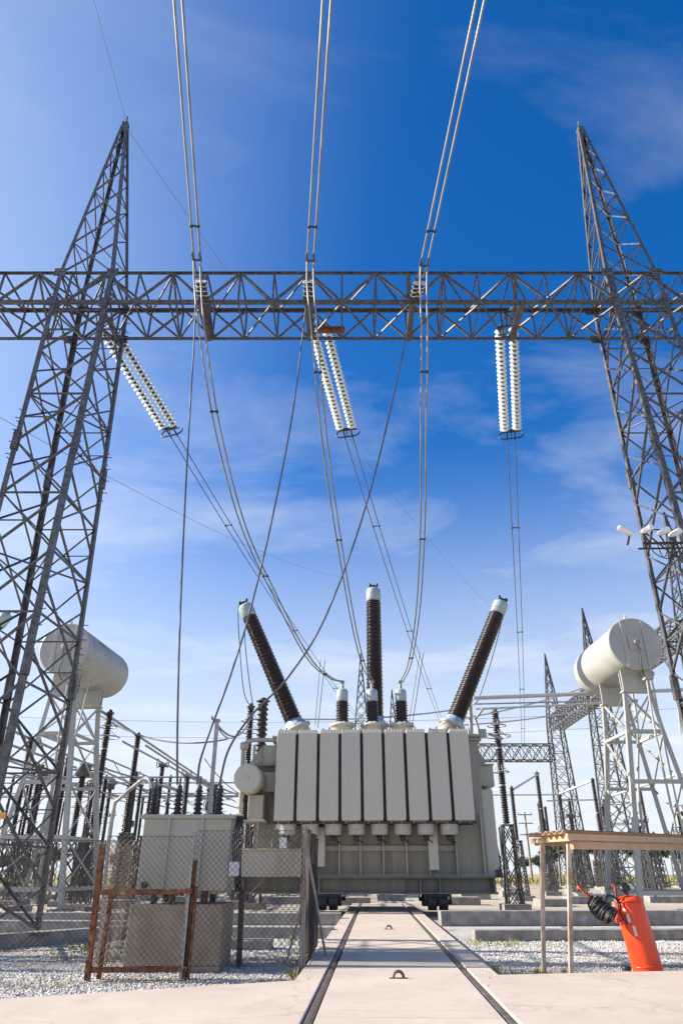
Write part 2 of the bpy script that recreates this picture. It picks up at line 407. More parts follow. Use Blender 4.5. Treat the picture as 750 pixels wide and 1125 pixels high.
lattice_column(gantry,corners((6.95,8.25,8.3,7.0),12.2,14.5,.1),corners((6.84,8.13,8.17,6.95),YF,YB,ZT),(7.5,13.35,21.55),11,7,.115,.045)
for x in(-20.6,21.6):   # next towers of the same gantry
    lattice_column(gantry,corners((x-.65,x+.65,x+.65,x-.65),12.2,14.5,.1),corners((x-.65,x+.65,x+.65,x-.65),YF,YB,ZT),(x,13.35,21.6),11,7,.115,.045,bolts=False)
beam=MB(); beam.box((0,13.35,ZT+.01),(.02,.02,.02)); 
cb=thing('x',G0,'','')  # placeholder replaced below
bpy.data.objects.remove(cb)
X0,X1=-22.4,23.4
ch=MB()
for y,z,u in((YF,ZT,-1),(YF,ZB,-1),(YB,ZT,1),(YB,ZB,1)):
    ch.angle((X0,y,z),(X1,y,z),.09 if (y==YF)!=(z==ZT) else .06,up=(0,0,-1 if z==ZT else 1),flip=1)
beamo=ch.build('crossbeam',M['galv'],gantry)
br=MB(); pit=.87; n=int((X1-X0)/pit); off=.02
k=0; x=X0+.2
nodes=[]
x=off-pit*26
while x<X1-.3:
    if x>X0+.3: nodes.append(x)
    x+=pit
for k in range(len(nodes)-1):
    a,b=nodes[k],nodes[k+1]; e=k%2==0
    for y,w in((YF,.055),(YB,.05)):
        br.angle((a,y,ZT if e else ZB),(b,y,ZB if e else ZT),w)
        br.angle((a,y,ZT),(a,y,ZB),.045)
    # top and bottom faces
    br.angle((a,YF if e else YB,ZT),(b,YB if e else YF,ZT),.042)
    br.angle((a,YB if e else YF,ZB),(b,YF if e else YB,ZB),.042)
    br.angle((a,YF,ZT),(a,YB,ZT),.04); br.angle((a,YF,ZB),(a,YB,ZB),.04)
    if k%4==0: br.angle((a,YF,ZT),(a,YB,ZB),.045)
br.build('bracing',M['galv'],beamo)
gp=MB()
for x in(-7.25,-5.9,6.84,8.13):
    for z in(ZT,ZB):
        for y in(YF-.035,YB+.035): gp.box((x,y,z),(.30,.014,.26))
gp.build('gusset_plate',M['galv'],beamo)
# hanger stiffeners where the strings pull
for xw in(-3.55,-.85,1.78,4.55):
    hg=MB(); hg.bar((xw,YF-.02,ZB-.02),(xw,YB+.02,ZB-.02),.14,.12); hg.angle((xw-.05,YF,ZT),(xw+.12,YB,ZB),.1); hg.angle((xw+.1,YF,ZB),(xw+.05,YB,ZT),.09)
    hg.build('hanger',M['galv'],beamo)
p=at(357,364,YB+.05)
rp=MB(); rp.box((-.28+.0,YB-.2,ZB+.09),(.74,.02,.17)); rp.box((-.28,YB-.2,ZB+.18),(.74,.16,.012)); rp.build('rusty_plate',M['rustplate'],beamo)
tag(rp and beamo.children[-1],'rusty brown plate on the crossbeam')

# ------------------------------------------------------------------ insulator strings
def disc_string(mb,mc,p,q,n,r):
    p,q=V(p),V(q); d=(q-p); L_=d.length; pt=L_/n; prof=[]
    mb2=mb
    for i in range(n):
        t=i*pt
        mb.lathe(p+d.normalized()*t,q,[(pt*.34,.045),(pt*.42,r*.6),(pt*.50,r*.95),(pt*.56,r),(pt*.60,r*.97),(pt*.56,r*.7),(pt*.60,r*.4),(pt*.56,.05)],14)
        mc.lathe(p+d.normalized()*t,q,[(-pt*.42,.03),(-pt*.35,.05),(pt*.24,.06),(pt*.36,.05)],8)
def away_string(anchor,tip,label):
    t=thing('insulator_string',anchor,label,'insulator string','glass insulator strings hung behind the crossbeam')
    a,b=V(anchor),V(tip); d=(b-a).normalized(); side=d.cross(V((0,0,1))).normalized(); s=.19
    yk=MB(); c=a+d*.42; yk.bar(c-side*.26,c+side*.26,.06,.02); yk.tube([a,c],.025,6)
    for k in(-1,1): yk.tube([a+V((0,0,0)),c+side*s*k],.018,6)
    yk.build('yoke',M['dark'],t); yk=MB()
    c2=b-d*.18; yk.bar(c2-side*.26,c2+side*.26,.09,.025)
    for k in(-1,1): yk.tube([c2+side*.12*k,b+side*.12*k+d*.2],.025,6)
    yk.build('line_yoke',M['dark'],t)
    for k in(-1,1):
        st=MB(); mc=MB(); disc_string(st,mc,c+side*s*k+d*.06,c2+side*s*k-d*.03,25,.145)
        o=st.build('disc_stack',M['glass'],t); mc.build('cap_and_pin',M['dark'],o)
    rg=MB(); up=side.cross(d).normalized(); pts=[]
    for i in range(41):
        an=2*math.pi*i/40; ca,sa=math.cos(an),math.sin(an)
        pts.append(b+side*(.2*(1 if ca>0 else -1)*(abs(ca)>.01)+.17*ca)+up*0+ (d*.0)+ (up*.17*sa))
    rg.tube(pts,.024,8,False); rg.tube([c2,b+up*.17],.014,5); rg.tube([c2,b-up*.17],.014,5); rg.build('grading_ring',M['dark'],t)
    return b+side*.12+d*.2,b-side*.12+d*.2
tips={}
ANCH={'L':((-6.75,YB-.1,ZB+1.0),(-5.36,17.9,13.34)),'M':((-.72,YB-.05,ZB+.9),(.2,17.9,13.3)),'R':((4.5,YB-.05,ZB+.9),(5.34,17.9,13.23))}
for k,lab in(('L','double white glass insulator string slanting down beside the left gantry tower'),('M','double white glass insulator string slanting below the rusty plate at mid crossbeam'),('R','double white glass insulator string hanging nearly upright at the right of the crossbeam')):
    a,b=ANCH[k]
    tips[k]=away_string((a[0],a[1],min(a[2],ZT+.1)),b,lab)

def wire_thing(pts_list,r,label,group=None,mat='wire',spacers=(),cat='power line',name='power_line',n=6):
    """twin or single conductor; one thing"""
    if len(pts_list)==1:
        o=MB().tube(pts_list[0],r,n).build(name,M[mat]); return tag(o,label,cat,group)
    t=thing(name,pts_list[0][0],label,cat,group)
    for p in pts_list: MB().tube(p,r,n).build('conductor',M[mat],t)
    for s in spacers:
        i=int(s*(len(pts_list[0])-1)); a,b=pts_list[0][i],pts_list[1][i]
        sp=MB(); sp.bar(a,b,.03); sp.bbox(a,(.07,.07,.07),.01); sp.bbox(b,(.07,.07,.07),.01); sp.build('spacer',M['dark'],t)
    return t
# twin lines leaving behind, to the far gantry
ENDS={'L':at(425,823,70.3),'M':at(498,823,70.3),'R':at(574,823,70.3)}
MID={'L':[(300,650),(362,738)],'M':[(430,615),(487,785)],'R':[(567,640),(571,760)]}
away={}
for k,lab in(('L','twin dark conductors running from the left glass string down behind the transformer'),('M','twin dark conductors running from the middle glass string past the tall centre bushing'),('R','twin dark conductors hanging almost vertically from the right glass string')):
    pl=[]
    a0,a1=tips[k]; e=ENDS[k]
    for a,o in((a0,.12),(a1,-.12)):
        pl.append(sagline(a,e+V((o,0,.0)),1.0,40))
    away[k]=pl
    wire_thing(pl,.017,lab,'twin lines behind the crossbeam','wired',(.12,.3,.5,.75))

# line side: yokes on camera side of beam, short strings, incoming lines, jumpers
YK={'L':V((-3.49,11.75,14.13)),'M':V((-.75,11.75,14.1)),'R':V((1.98,11.75,13.93))}
FARP={'L':(196,2),'M':(359,2),'R':(527,2)}
for k,lab in(('L','left'),('M','middle'),('R','right')):
    y=YK[k]; anc=V((y.x+(.04 if k=='L' else -.08 if k=='M' else -.14),YF-.08,ZB+.02))
    t=thing('insulator_string',anc,{'L':'short end-on glass insulator above the jumper nearest the left tower','M':'short end-on glass insulator on the crossbeam beside the rusty plate','R':'short end-on glass insulator on the crossbeam right of the rusty plate'}[k],'insulator string','short strings on the near side of the crossbeam')
    d=(y-anc).normalized()
    for s in(-1,1):
        st=MB(); mc=MB(); disc_string(st,mc,anc+V((.07*s,0,0))+d*.05,anc+V((.07*s,0,0))+d*.5,4,.085)
        o=st.build('disc_stack',M['glass'],t); mc.build('cap_and_pin',M['dark'],o)
    yk=MB(); yk.bar(anc-V((.13,0,0)),anc+V((.13,0,0)),.05); 
    c=anc+d*.55; yk.bar(c-V((.14,0,0)),c+V((.14,0,0)),.05,.03)
    for s in(-1,1): yk.tube([c+V((.06*s,0,0)),y+V((.07*s,0,0))],.018,6)
    yk.bar(y-V((.11,0,0)),y+V((.11,0,0)),.05,.03); yk.tube([anc,c],.015,5)
    for s in(-1,1): yk.bbox(y+V((.085*s,-.1,.02)),(.05,.22,.07),.012)
    yk.build('yoke',M['galv'],t)
# incoming twin lines
DIR=V((.123,-1.25,.224)).normalized()
for k,lab in(('L','twin pale conductors coming down from above to the left part of the crossbeam'),('M','twin pale conductors coming down from above to the middle of the crossbeam'),('R','twin pale conductors coming down from above to the right part of the crossbeam')):
    y=YK[k]; px,py=FARP[k]; far=at(px,py,6.6); dd=(far-y).normalized()
    pl=[]
    for s in(-1,1):
        a=y+V((.08*s,0,.02)); e=far+V((.075*s,0,0)); pl.append([a]+[a.lerp(e,i/6) for i in range(1,7)]+[e+(e-a)*q+V((0,0,.02*(q*6)**2)) for q in(1,2,3,5,8)])
    wire_thing(pl,.024,lab,'incoming twin lines','wire',(.18,))
# twin jumpers from yokes to small bushings
SBX=[(.03,24.5),(1.08,24.5),(2.10,24.5)]
JP={'L':[(223,372,12.6),(241,480,14.2),(268,580,16.6),(300,650,19.2),(338,722,22.6),(362,744,24),(376,749,24.5)],
    'M':[(346,372,12.6),(356,480,14.2),(370,580,17),(387,680,20.6),(399,730,23.3),(409,749,24.5)],
    'R':[(466,372,12.6),(465,480,14.2),(464,580,17),(459,670,20.3),(450,728,23.3),(441,749,24.5)]}
JL={'L':'twin jumper looping from the crossbeam to the leftmost small bushing','M':'twin jumper looping from the crossbeam to the middle small bushing','R':'twin jumper looping from the crossbeam to the rightmost small bushing'}
for k in 'LMR':
    y=YK[k]; pl=[]
    for s in(-1,1):
        pts=[y+V((.08*s,.0,-.02)),y+V((.08*s,.35,-.5))]+[at(a,b,c)+V((s*.07*(1-.4*i/len(JP[k])),0,0)) for i,(a,b,c) in enumerate(JP[k])]
        pl.append(spline(pts,8))
    wire_thing(pl,.022,JL[k],'twin jumpers to the small bushings','wire',(.35,.6,.85))
# single jumpers to the auxiliary transformer bushings
SJ=[([(215,335,12.2),(213,380,12.0),(205,520,11.6),(198,680,11.3),(195,800,11.05),(195,862,10.95)],'single dark wire dropping from the left yoke to the auxiliary transformer'),
    ([(336,338,12.2),(322,450,11.9),(299,570,11.6),(275,670,11.4),(254,740,11.3),(232,800,11.1),(220,836,11.0),(217,862,10.95)],'single dark wire crossing from the middle yoke to the third auxiliary bushing'),
    ([(452,335,12.2),(440,400,12.0),(405,545,11.7),(360,672,11.5),(318,742,11.4),(278,784,11.2),(252,822,11.05),(241,862,10.95)],'single dark wire sweeping from the right yoke to the last auxiliary bushing')]
for pts,lab in SJ:
    wire_thing([spline([at(*p) for p in pts],10)],.0175,lab,'single jumpers to the auxiliary transformer','wired')
# ground wires
def gw(a,b,sag,label,r=.012): wire_thing([sagline(a,b,sag,30)],r,label,'thin earth wires','wired',name='earth_wire',cat='earth wire',n=4)
gw((-6.82,13.4,21.9),at(566,690,75),2.0,'thin earth wire running from the left peak across the sky to the far yard',.009)
gw((-6.82,13.3,22.1),(-6.6,-20,26),.8,'thin earth wire rising overhead from the left peak',.008)
gw(at(-40,436,16),at(380,635,70),1.0,'thin earth wire passing behind the left tower legs',.010)
gw(at(-40,785,90),at(790,775,90),1.5,'highest thin line crossing low in the sky behind the yard',.02)
gw(at(-40,803,90),at(700,797,90),1.2,'lower thin line crossing low in the sky behind the yard',.02)

# ------------------------------------------------------------------ power transformer (local frame: x right, y away, z up)
T=thing('power_transformer',AX,'huge grey power transformer with nine radiators on its front and tilted bushings','transformer',rz=YAW,local=True)
def part(mb,name,mat,par=T,bevel=0): return mb.build(name,M[mat],par,(0,0,0),bevel)
# base frame
b=MB()
for y in(-.02,): pass
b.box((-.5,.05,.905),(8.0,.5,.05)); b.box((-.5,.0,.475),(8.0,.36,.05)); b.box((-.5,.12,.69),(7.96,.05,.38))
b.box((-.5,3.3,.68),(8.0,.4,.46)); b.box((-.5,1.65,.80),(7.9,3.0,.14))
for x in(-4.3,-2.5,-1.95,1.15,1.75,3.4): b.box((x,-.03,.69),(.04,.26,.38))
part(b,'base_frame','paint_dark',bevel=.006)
for x in(-1.68,1.68):
    for y in(.1,3.2):
        w=MB()
        for dx in(-.17,.17):
            w.lathe((x+dx-.15,y,.235),(x+1,y,.235),[(0,.20),(.03,.225),(.24,.225),(.27,.20)],22)
        w.box((x,y,.41),(.8,.36,.07)); w.box((x-.38,y,.28),(.04,.3,.24)); w.box((x+.38,y,.28),(.04,.3,.24)); w.tube([(x-.42,y,.235),(x+.42,y,.235)],.06,10)
        part(w,'wheel','dark',bevel=.01)
# tank
tk=MB(); tk.box((-.1,1.9,3.02),(6.9,3.0,4.2)); tk.box((-.1,1.9,5.17),(7.15,3.25,.09)); tk.box((-.1,1.9,5.06),(7.15,3.25,.09))
tk.box((3.46,2.2,2.75),(.36,2.2,3.66)); tk.box((-3.86,2.0,2.6),(.72,2.4,3.36)); tk.box((-3.86,1.9,4.31),(.8,2.6,.06))
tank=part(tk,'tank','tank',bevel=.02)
for k,x in enumerate((-2.1,-1.35,-.68,.05,.78,1.5,2.35,3.2)):
    st=MB(); st.box((x,.27,1.75),(.045,.28,1.62) if k<7 else (.05,.2,1.9)); part(st,'stiffener','paint',tank)
st=MB(); st.box((-.1,.345,1.72),(5.0,.1,.16)); st.box((-.1,.33,.955),(7.0,.2,.05)); part(st,'stiffener','paint',tank,.006)
for x in(-1.95,1.6):
    c=MB(); c.bbox((x,-.05,1.75),(.34,.4,1.12) if x<0 else (.30,.4,1.3),.02); part(c,'downpipe_duct','rad',tank)
# right end structures
e=MB(); e.box((3.54,1.5,3.92),(.6,1.6,.66)); e.box((3.52,1.5,4.28),(.72,1.75,.06)); part(e,'side_box','paint',bevel=.03)
e=MB(); e.add([(3.1,.75,4.3),(3.62,.75,4.3),(3.62,3,4.3),(3.1,3,4.3),(3.1,1.0,5.12),(3.34,1.0,5.12),(3.34,3,5.12),(3.1,3,5.12)],[(0,3,2,1),(4,5,6,7),(0,1,5,4),(1,2,6,5),(2,3,7,6),(3,0,4,7)]); part(e,'turret_box','paint',bevel=.02)
e=MB(); e.box((3.50,.9,2.2),(.42,.9,2.55)); part(e,'end_panel','rad',bevel=.02)
# left end structures
e=MB(); e.box((-3.5,1.2,4.62),(1.0,1.5,.62)); e.add([(-4.0,.45,4.31),(-4.0,1.95,4.31),(-4.0,1.95,4.93),(-4.0,.45,4.93),(-4.5,.6,4.31),(-4.5,1.8,4.31)],[(0,3,2,1),(0,1,5,4),(3,4,5,2),(0,4,3),(1,2,5)]); e.box((-3.6,1.2,4.28),(1.3,1.7,.06)); part(e,'turret_box','paint',bevel=.03)
e=MB(); e.box((-3.45,1.0,3.72),(1.0,1.4,.62)); part(e,'side_box','paint',bevel=.03)
e=MB(); e.box((-4.05,.3,2.9),(.5,.9,.75)); e.box((-4.05,.25,2.5),(.7,1.1,.06)); part(e,'pump_box','paint',bevel=.02)
e=MB(); e.lathe((-4.25,-.9,3.72),(-4.25,2,3.72),[(0,.37),(.02,.42),(.06,.44),(1.35,.44),(1.4,.40)],28); e.lathe((-4.25,-.94,3.72),(-4.25,2,3.72),[(0,.05),(.05,.06)],10)
part(e,'expansion_drum','rad')
e=MB(); 
e.tube(spline([(-4.6,.2,2.5),(-4.62,.2,4.2),(-4.6,.2,4.85),(-4.3,.2,5.05),(-3.2,.6,5.1)],6),.07,10); e.tube([(-4.25,.2,4.2),(-4.25,.2,4.9)],.05,8); e.bbox((-4.62,.2,2.6),(.24,.24,.28),.03)
e.lathe((-4.6,.2,4.75),(-4.6,.2,6),[(0,.13),(.05,.15),(.2,.15),(.24,.1)],12)
for x in(-3.95,-4.35): e.tube([(x,-.1,2.5),(x,-.1,.95)],.03,8)
part(e,'oil_pipe','paint')
e=MB(); e.box((-3.5,-.35,1.28),(2.2,.5,.72)); e.box((-3.5,-.37,1.66),(2.25,.6,.05)); part(e,'cable_duct','paint',bevel=.02)
e=MB()
for x in(-3.3,-2.75): e.box((x,-.25,3.0),(.1,.1,1.5)); 
e.box((-3.05,-.3,2.9),(.4,.06,1.3)); part(e,'ladder_panel','fan')
# radiators
RX0,RP=-3.02,.697
for k in range(9):
    xc=RX0+RP*k; w=.605; y0=-1.05; z0,z1=2.45,5.16; prof=[]
    nf=6
    for i in range(nf):
        a=xc-w/2+w*i/nf; c_=w/nf
        prof+=[(a+c_*.10,y0+.003),(a+c_*.22,y0),(a+c_*.78,y0),(a+c_*.90,y0+.003)]
    poly=prof+[(xc+w/2,y0+.03),(xc+w/2,y0+1.05),(xc-w/2,y0+1.05),(xc-w/2,y0+.03)]
    rb=MB(); rb.prism(poly,z0+.10,z1-.10)
    # tapered end caps
    for zz,s in((z0,1),(z1,-1)):
        pin=[(xc+(x-xc)*.96,y+.03 if y<y0+.5 else y-.03) for x,y in poly]; n=len(poly)
        rb.add([(x,y,zz+.1*s) for x,y in poly]+[(x,y,zz) for x,y in pin],[(i,(i+1)%n,n+(i+1)%n,n+i) for i in range(n)]+[tuple(range(n,2*n))])
    ro=part(rb,'radiator','rad')
    p_=MB(); p_.tube([(xc,-.2,4.9),(xc,.55,4.9)],.09,10); p_.tube([(xc,-.2,2.55),(xc,.55,2.55)],.09,10); p_.tube([(xc-.2,-1.0,5.18),(xc-.2,-.9,5.2)],.03,6); p_.box((xc,-.95,5.19),(.05,.05,.1)); part(p_,'header_pipe','paint',ro)
vb=MB()
for k in range(9):
    xc=RX0+RP*k
    for dx in(-.16,.16): vb.bbox((xc+dx,-.93,2.415),(.07,.1,.09),.015)
    vb.box((xc,-.93,2.42),(.3,.04,.03)); part(vb,'drain_plug','paint_dark'); vb=MB()
bl=MB()
for k in range(46): bl.lathe((-3.6+.155*k,.235,5.06),(-3.6+.155*k,-1,5.06),[(0,.02),(.05,.02)],6)
for k in range(50): bl.lathe((-4.3+.155*k,-.205,.905),(-4.3+.155*k,-.205,2),[(0,.014),(.04,.014)],6)
part(bl,'flange_bolts','paint_dark')
h=MB(); h.box((-.23,-.85,2.40),(6.3,.08,.07)); h.box((-.23,-.1,2.40),(6.3,.08,.07))
for k in range(9): h.box((RX0+RP*k,-.48,2.39),(.05,.8,.05))
for k in range(8): h.box((RX0+RP*(k+.5),-.35,3.78),(.085,.9,2.6))  # added black strips standing in for the deep shade between radiators
part(h,'fan_rack_and_gap_shade','dark')
for k in range(8):
    xc=-2.95+.722*k; f=MB(); f.lathe((xc,-.5,2.06),(xc,-.5,3),[(0,.20),(.03,.255),(.05,.262),(.26,.262),(.29,.28),(.31,.28)],26); fo=part(f,'cooling_fan','fan')
    q=MB(); q.lathe((xc,-.5,1.9),(xc,-.5,3),[(0,.05),(.02,.085),(.14,.09),(.16,.04)],12); q.tube(spline([(xc+.05,-.5,1.95),(xc+.2,-.3,1.86),(xc+.1,.25,1.9)],5),.015,5)
    for a in range(3): q.bar((xc,-.5,2.045),(xc+.24*math.cos(a*2.1),-.5+.24*math.sin(a*2.1),2.045),.02)
    part(q,'fan_motor','dark',fo)
    q=MB(); q.box((xc+.02,-.767,2.2),(.045,.004,.028)); part(q,'name_plate','red',fo)
# bushings
def sheds(mb,p,q,L_,n,r,rc,seg=20,taper=1.0):
    prof=[]
    for i in range(n):
        t=L_*i/n; p_=L_/n; k=1+(taper-1)*i/n; rr=r*(1 if i%2==0 else .94)*k
        prof+=[(t,rc*k),(t+p_*.30,rc*k),(t+p_*.42,rr*.97),(t+p_*.52,rr),(t+p_*.62,rr*.98),(t+p_*.95,rc*k)]
    prof.append((L_,rc*taper)); mb.lathe(p,q,prof,seg)
def big_bushing(p,q,label=None):
    p,q=V(p),V(q); d=(q-p).normalized(); L_=(q-p).length
    m=MB(); sheds(m,p+d*.22,q,L_-.80,60,.335,.275,24,.88); o=part(m,'bushing','brown')
    f=MB(); f.lathe(p,q,[(0,.39),(.07,.39),(.08,.34),(.22,.32),(.24,.29)],24); part(f,'clamp_ring','bluering',o)
    c=MB(); c.lathe(p+d*(L_-.58),q,[(0,.26),(.03,.28),(.06,.295),(.44,.295),(.50,.275),(.54,.22),(.56,.10)],24); part(c,'bushing_cap','cap',o)
    t=MB(); x,y,_=basis(d,(0,1,0)); e=p+d*L_; t.tube([e-d*.03,e+d*.1],.05,8); t.bar(e+d*.1-x*.16,e+d*.1+x*.16,.06,.05); t.bbox(e+d*.12-x*.14,(.09,.09,.14),.01); t.bbox(e+d*.12+x*.14,(.09,.09,.14),.01); part(t,'terminal','dark',o)
    return e
def turret(p,q,r,h,name='bushing_turret'):
    m=MB(); m.lathe(p,q,[(0,r*1.02),(h-.12,r*.92),(h-.11,r*1.12),(h-.05,r*1.12),(h-.04,r*.98),(h,r*.9)],26)
    d=(V(q)-V(p)).normalized(); x,y,_=basis(d)
    for a in range(14): 
        c=V(p)+d*(h-.14)+(x*math.cos(a*.449)+y*math.sin(a*.449))*r*1.05; m.tube([c,c+d*.14],.022,6)
    return part(m,name,'rad')
def loc(w): return RM.inverted()@(V(w)-AX)
bp=[(at(327,803,25.6),at(268.5,664,25.6)),(at(412,800,26.2),at(410,646,26.2)),(at(496,800,25.6),at(551,660.5,25.6))]
bt=[]
for p,q in bp:
    p,q=loc(p),loc(q); d=(q-p).normalized(); turret(p-d*.75,q,.47,.92)
    bt.append(big_bushing(p+d*.17,q))
for k,(x,y) in enumerate(SBX):
    p=loc((x,y,5.2)); turret(p,p+V((0,0,1)),.38,.44)
    p=p+V((0,0,.44)); m=MB(); sheds(m,p+V((0,0,.02)),p+V((0,0,3)),.72,8,.235,.18,20); o=part(m,'small_bushing','brown')
    c=MB(); c.lathe(p+V((0,0,.74)),p+V((0,0,4)),[(0,.15),(.02,.19),(.05,.205),(.36,.205),(.42,.17),(.45,.10)],22); part(c,'bushing_cap','cap',o)
    t=MB(); t.tube([p+V((0,0,1.15)),p+V((0,0,1.42))],.05,8); t.bbox(p+V((0,0,1.44)),(.16,.1,.1),.015); t.tube([p+V((0,0,1.3)),p+V((.06,0,1.3))],.07,8); part(t,'terminal','galvl',o)
    f=MB(); f.lathe(p+V((0,0,-.02)),p+V((0,0,3)),[(0,.27),(.03,.27),(.04,.2),(.07,.18)],20); part(f,'clamp_ring','cap',o)
v=MB()
for x in(-2.6,-.6,1.5,2.9): v.lathe((x,1.1,5.2),(x,1.1,6),[(0,.12),(.1,.12),(.12,.18),(.16,.18),(.18,.08),(.3,.07)],12)
v.tube(spline([(-2.9,.9,5.3),(0,.85,5.32),(3.0,.9,5.3)],6),.04,8)
part(v,'cover_fitting','paint')
e=MB(); e.box((-3.05,-.66,1.85),(.22,.02,.3)); part(e,'notice_plate','plate')
e=MB(); e.box((3.66,.4,1.0),(.18,.2,.22)); e.tube([(3.7,.4,1.1),(3.76,.7,1.5),(3.7,.9,2.2)],.03,6); part(e,'drain_valve','dark')

# bushing tail wires
def RLv(l): return AX+RM@V(l)
for pts,lab in(([RLv(bt[0]),at(262,668,25.8),at(263,705,27),at(268,760,28.6),at(277,779,29)],'slack wire dropping from the left tilted bushing to the nearer arrester'),
               ([RLv(bt[0])+V((.1,.1,0)),at(269,700,27),at(274,750,28.6),at(279,780,29)],'second slack wire dropping close beside the left tilted bushing'),
               ([RLv(bt[1]),at(404.5,650,26.5),at(404,700,27.5),at(404.5,765,29),at(406,790,29.4)],'straight wire hanging just left of the centre bushing'),
               ([RLv(bt[2]),at(551,680,26.5),at(541,720,27.6),at(527,764,28.6),at(520,775,28.6)],'wire hanging along the right tilted bushing')):
    wire_thing([spline(pts,8)],.02,lab,'tail wires of the tall bushings','wired')
for i,(a,b) in enumerate([((352,724),(346,797)),((357,725),(349,800)),((461,717),(448,800)),((465,717),(452,800))]):
    wire_thing([sagline(at(*a,40),at(*b,40),0,4)],.02,['thin dropper wire left of the centre bushing, outer one','thin dropper wire left of the centre bushing, inner one','thin dropper wire right of the rightmost small bushing, nearer to it','thin dropper wire right of the rightmost small bushing, farther from it'][i],'droppers below the twin lines','wired')

# ------------------------------------------------------------------ conservator tanks on stands
def conservator(locn,label,rz):
    t=thing('oil_conservator',locn,label,'conservator tank','conservator tanks',rz,True)
    P=lambda mb,n,m,par=t,bevel=0: mb.build(n,M[m],par,(0,0,0),bevel)
    zc=7.8; r=.88; L_=3.9
    d=MB(); d.lathe((0,0,zc),(0,9,zc),[(0,r*.97),(.012,r),(.03,r+.015),(.05,r+.015),(.06,r),(.52,r),(.525,r+.004),(.545,r+.004),(.55,r),(2.0,r),(2.005,r+.004),(2.025,r+.004),(2.03,r),(L_-.22,r),(L_-.12,r*.985),(L_-.05,r*.93),(L_,r*.80)],44); dr=P(d,'drum','conserv')
    s=MB(); s.bar((-.33,-.012,zc-r*.9),(-.33,-.012,zc+r*.9),.13,.05); s.bar((.36,-.012,zc-r*.88),(.36,-.012,zc+r*.88),.13,.05); s.box((.02,-.02,zc+.02),(.5,.05,.5)); [s.box((.02+a,-.05,zc+.02+b_),(.03,.02,.03)) for a in(-.2,-.1,0,.1,.2) for b_ in(-.2,.2)]; [s.box((.02+a,-.05,zc+.02+b_),(.03,.02,.03)) for a in(-.2,.2) for b_ in(-.1,0,.1)]; P(s,'end_stiffener','conserv',dr,.004)
    q=MB(); q.lathe((0.02,-.12,zc+.02),(0.02,1,zc+.02),[(0,.05),(.02,.09),(.08,.09),(.085,.05)],14)
    P(q,'oil_gauge','oldpost',dr)
    q=MB(); q.tube(spline([(.02,-.1,zc-.05),(.06,-.1,zc-.4),(.02,-.1,zc-.8),(.1,.05,zc-1.1)],6),.018,6); P(q,'gauge_cable','dark',dr)
    q=MB(); q.tube([(-.05,.25,zc+r-.02),(-.05,.25,zc+r+.12)],.05,8); q.ring((-.05,.25,zc+r+.15),(1,0,0),.06,.02,12,6); q.tube(spline([(.35,.3,zc+.8),(.75,1.4,zc+.52),(.78,1.5,zc+.4)],5),.025,6); q.tube([(.60,1.5,zc+.62),(.88,1.5,zc-.1),(.70,1.5,zc-.55)],.02,6); P(q,'vent_pipe','conserv',dr)
    for y in(.55,2.55):
        s=MB(); s.box((0,y,zc-r-.22),(.92,.06,.75)); s.box((0,y,zc-r-.6),(1.06,.3,.06)); s.box((0,y+.3,zc-r-.2),(.8,.05,.6)); P(s,'saddle','conserv',t,.008)
    zt=zc-r-.62; feet={}
    for sx in(-1,1):
        for y,yb in((.55,.3),(2.55,2.9)):
            m=MB(); a=V((sx*.44,y,zt)); k=V((sx*.58,y,zt-1.25)); b_=V((sx*1.3,yb,.0))
            m.angle(a,k,.13,.022,up=(0,1,0),flip=sx); m.angle(k,b_,.145,.022,up=(0,1,0),flip=sx); m.box(b_+V((0,0,-.02)),(.34,.34,.04)); P(m,'leg','conserv'); feet[sx,y]=(a,k,b_)
    bm=MB()
    def lv(sx,y,f):
        a,k,b_=feet[sx,y]; return k.lerp(b_,f)
    for f in(0,.3,.62,.9):
        prs=[(lv(-1,.55,f),lv(1,.55,f),.12),(lv(-1,2.55,f),lv(1,2.55,f),.10)]
        if f!=.3: prs+=[(lv(s,.55,f),lv(s,2.55,f),.09) for s in(-1,1)]
        for a,b_,w in prs:
            bm=MB(); bm.bar(a,b_,w,w); P(bm,'crossbar','conserv',t,.004)
    bx=MB()
    fs=(0,.3,.62,.9)
    for y in(.55,2.55):
        bx.angle(feet[-1,y][0],feet[1,y][1],.06); bx.angle(feet[1,y][0],feet[-1,y][1],.06,flip=-1)
    for s in(-1,1):
        bx.angle(feet[s,.55][0],feet[s,2.55][1],.05); bx.angle(feet[s,2.55][0],feet[s,.55][1],.05,flip=-1)
        for f0,f1 in zip(fs[:-1],fs[1:]):
            bx.angle(lv(s,.55,f0),lv(s,2.55,f1),.05); bx.angle(lv(s,2.55,f0),lv(s,.55,f1),.05,flip=-1)
    P(bx,'bracing','conserv')
    pp=MB()
    pp.tube(spline([(.25,.3,zc-.7),(.25,.25,zc-1.2),(.22,.35,5.0),(.3,.5,2.0),(.3,.6,.2)],6),.035,8); pp.tube(spline([(.42,.3,zc-.75),(.42,.25,zc-1.3),(.46,.4,4.5),(.5,.5,2.0),(.55,.5,.2)],6),.028,8)
    pp.tube(spline([(.86,.2,zc-.3),(1.05,.1,zc-1.0),(1.0,.1,zc-2.0),(.9,.1,zc-2.9)],6),.025,8); pp.tube(spline([(.1,1.2,zc-.8),(.1,1.3,5.4),(-.2,1.6,3.0),(-.2,1.7,.3)],6),.045,8)
    pp.box((.3,.25,zc-r-.12),(.28,.24,.3)); pp.lathe((.15,.15,zc-r-.1),(1,.15,zc-r-.1),[(0,.08),(.06,.08),(.07,.04),(.25,.04),(.26,.08),(.32,.08)],10)
    P(pp,'oil_pipe','conserv')
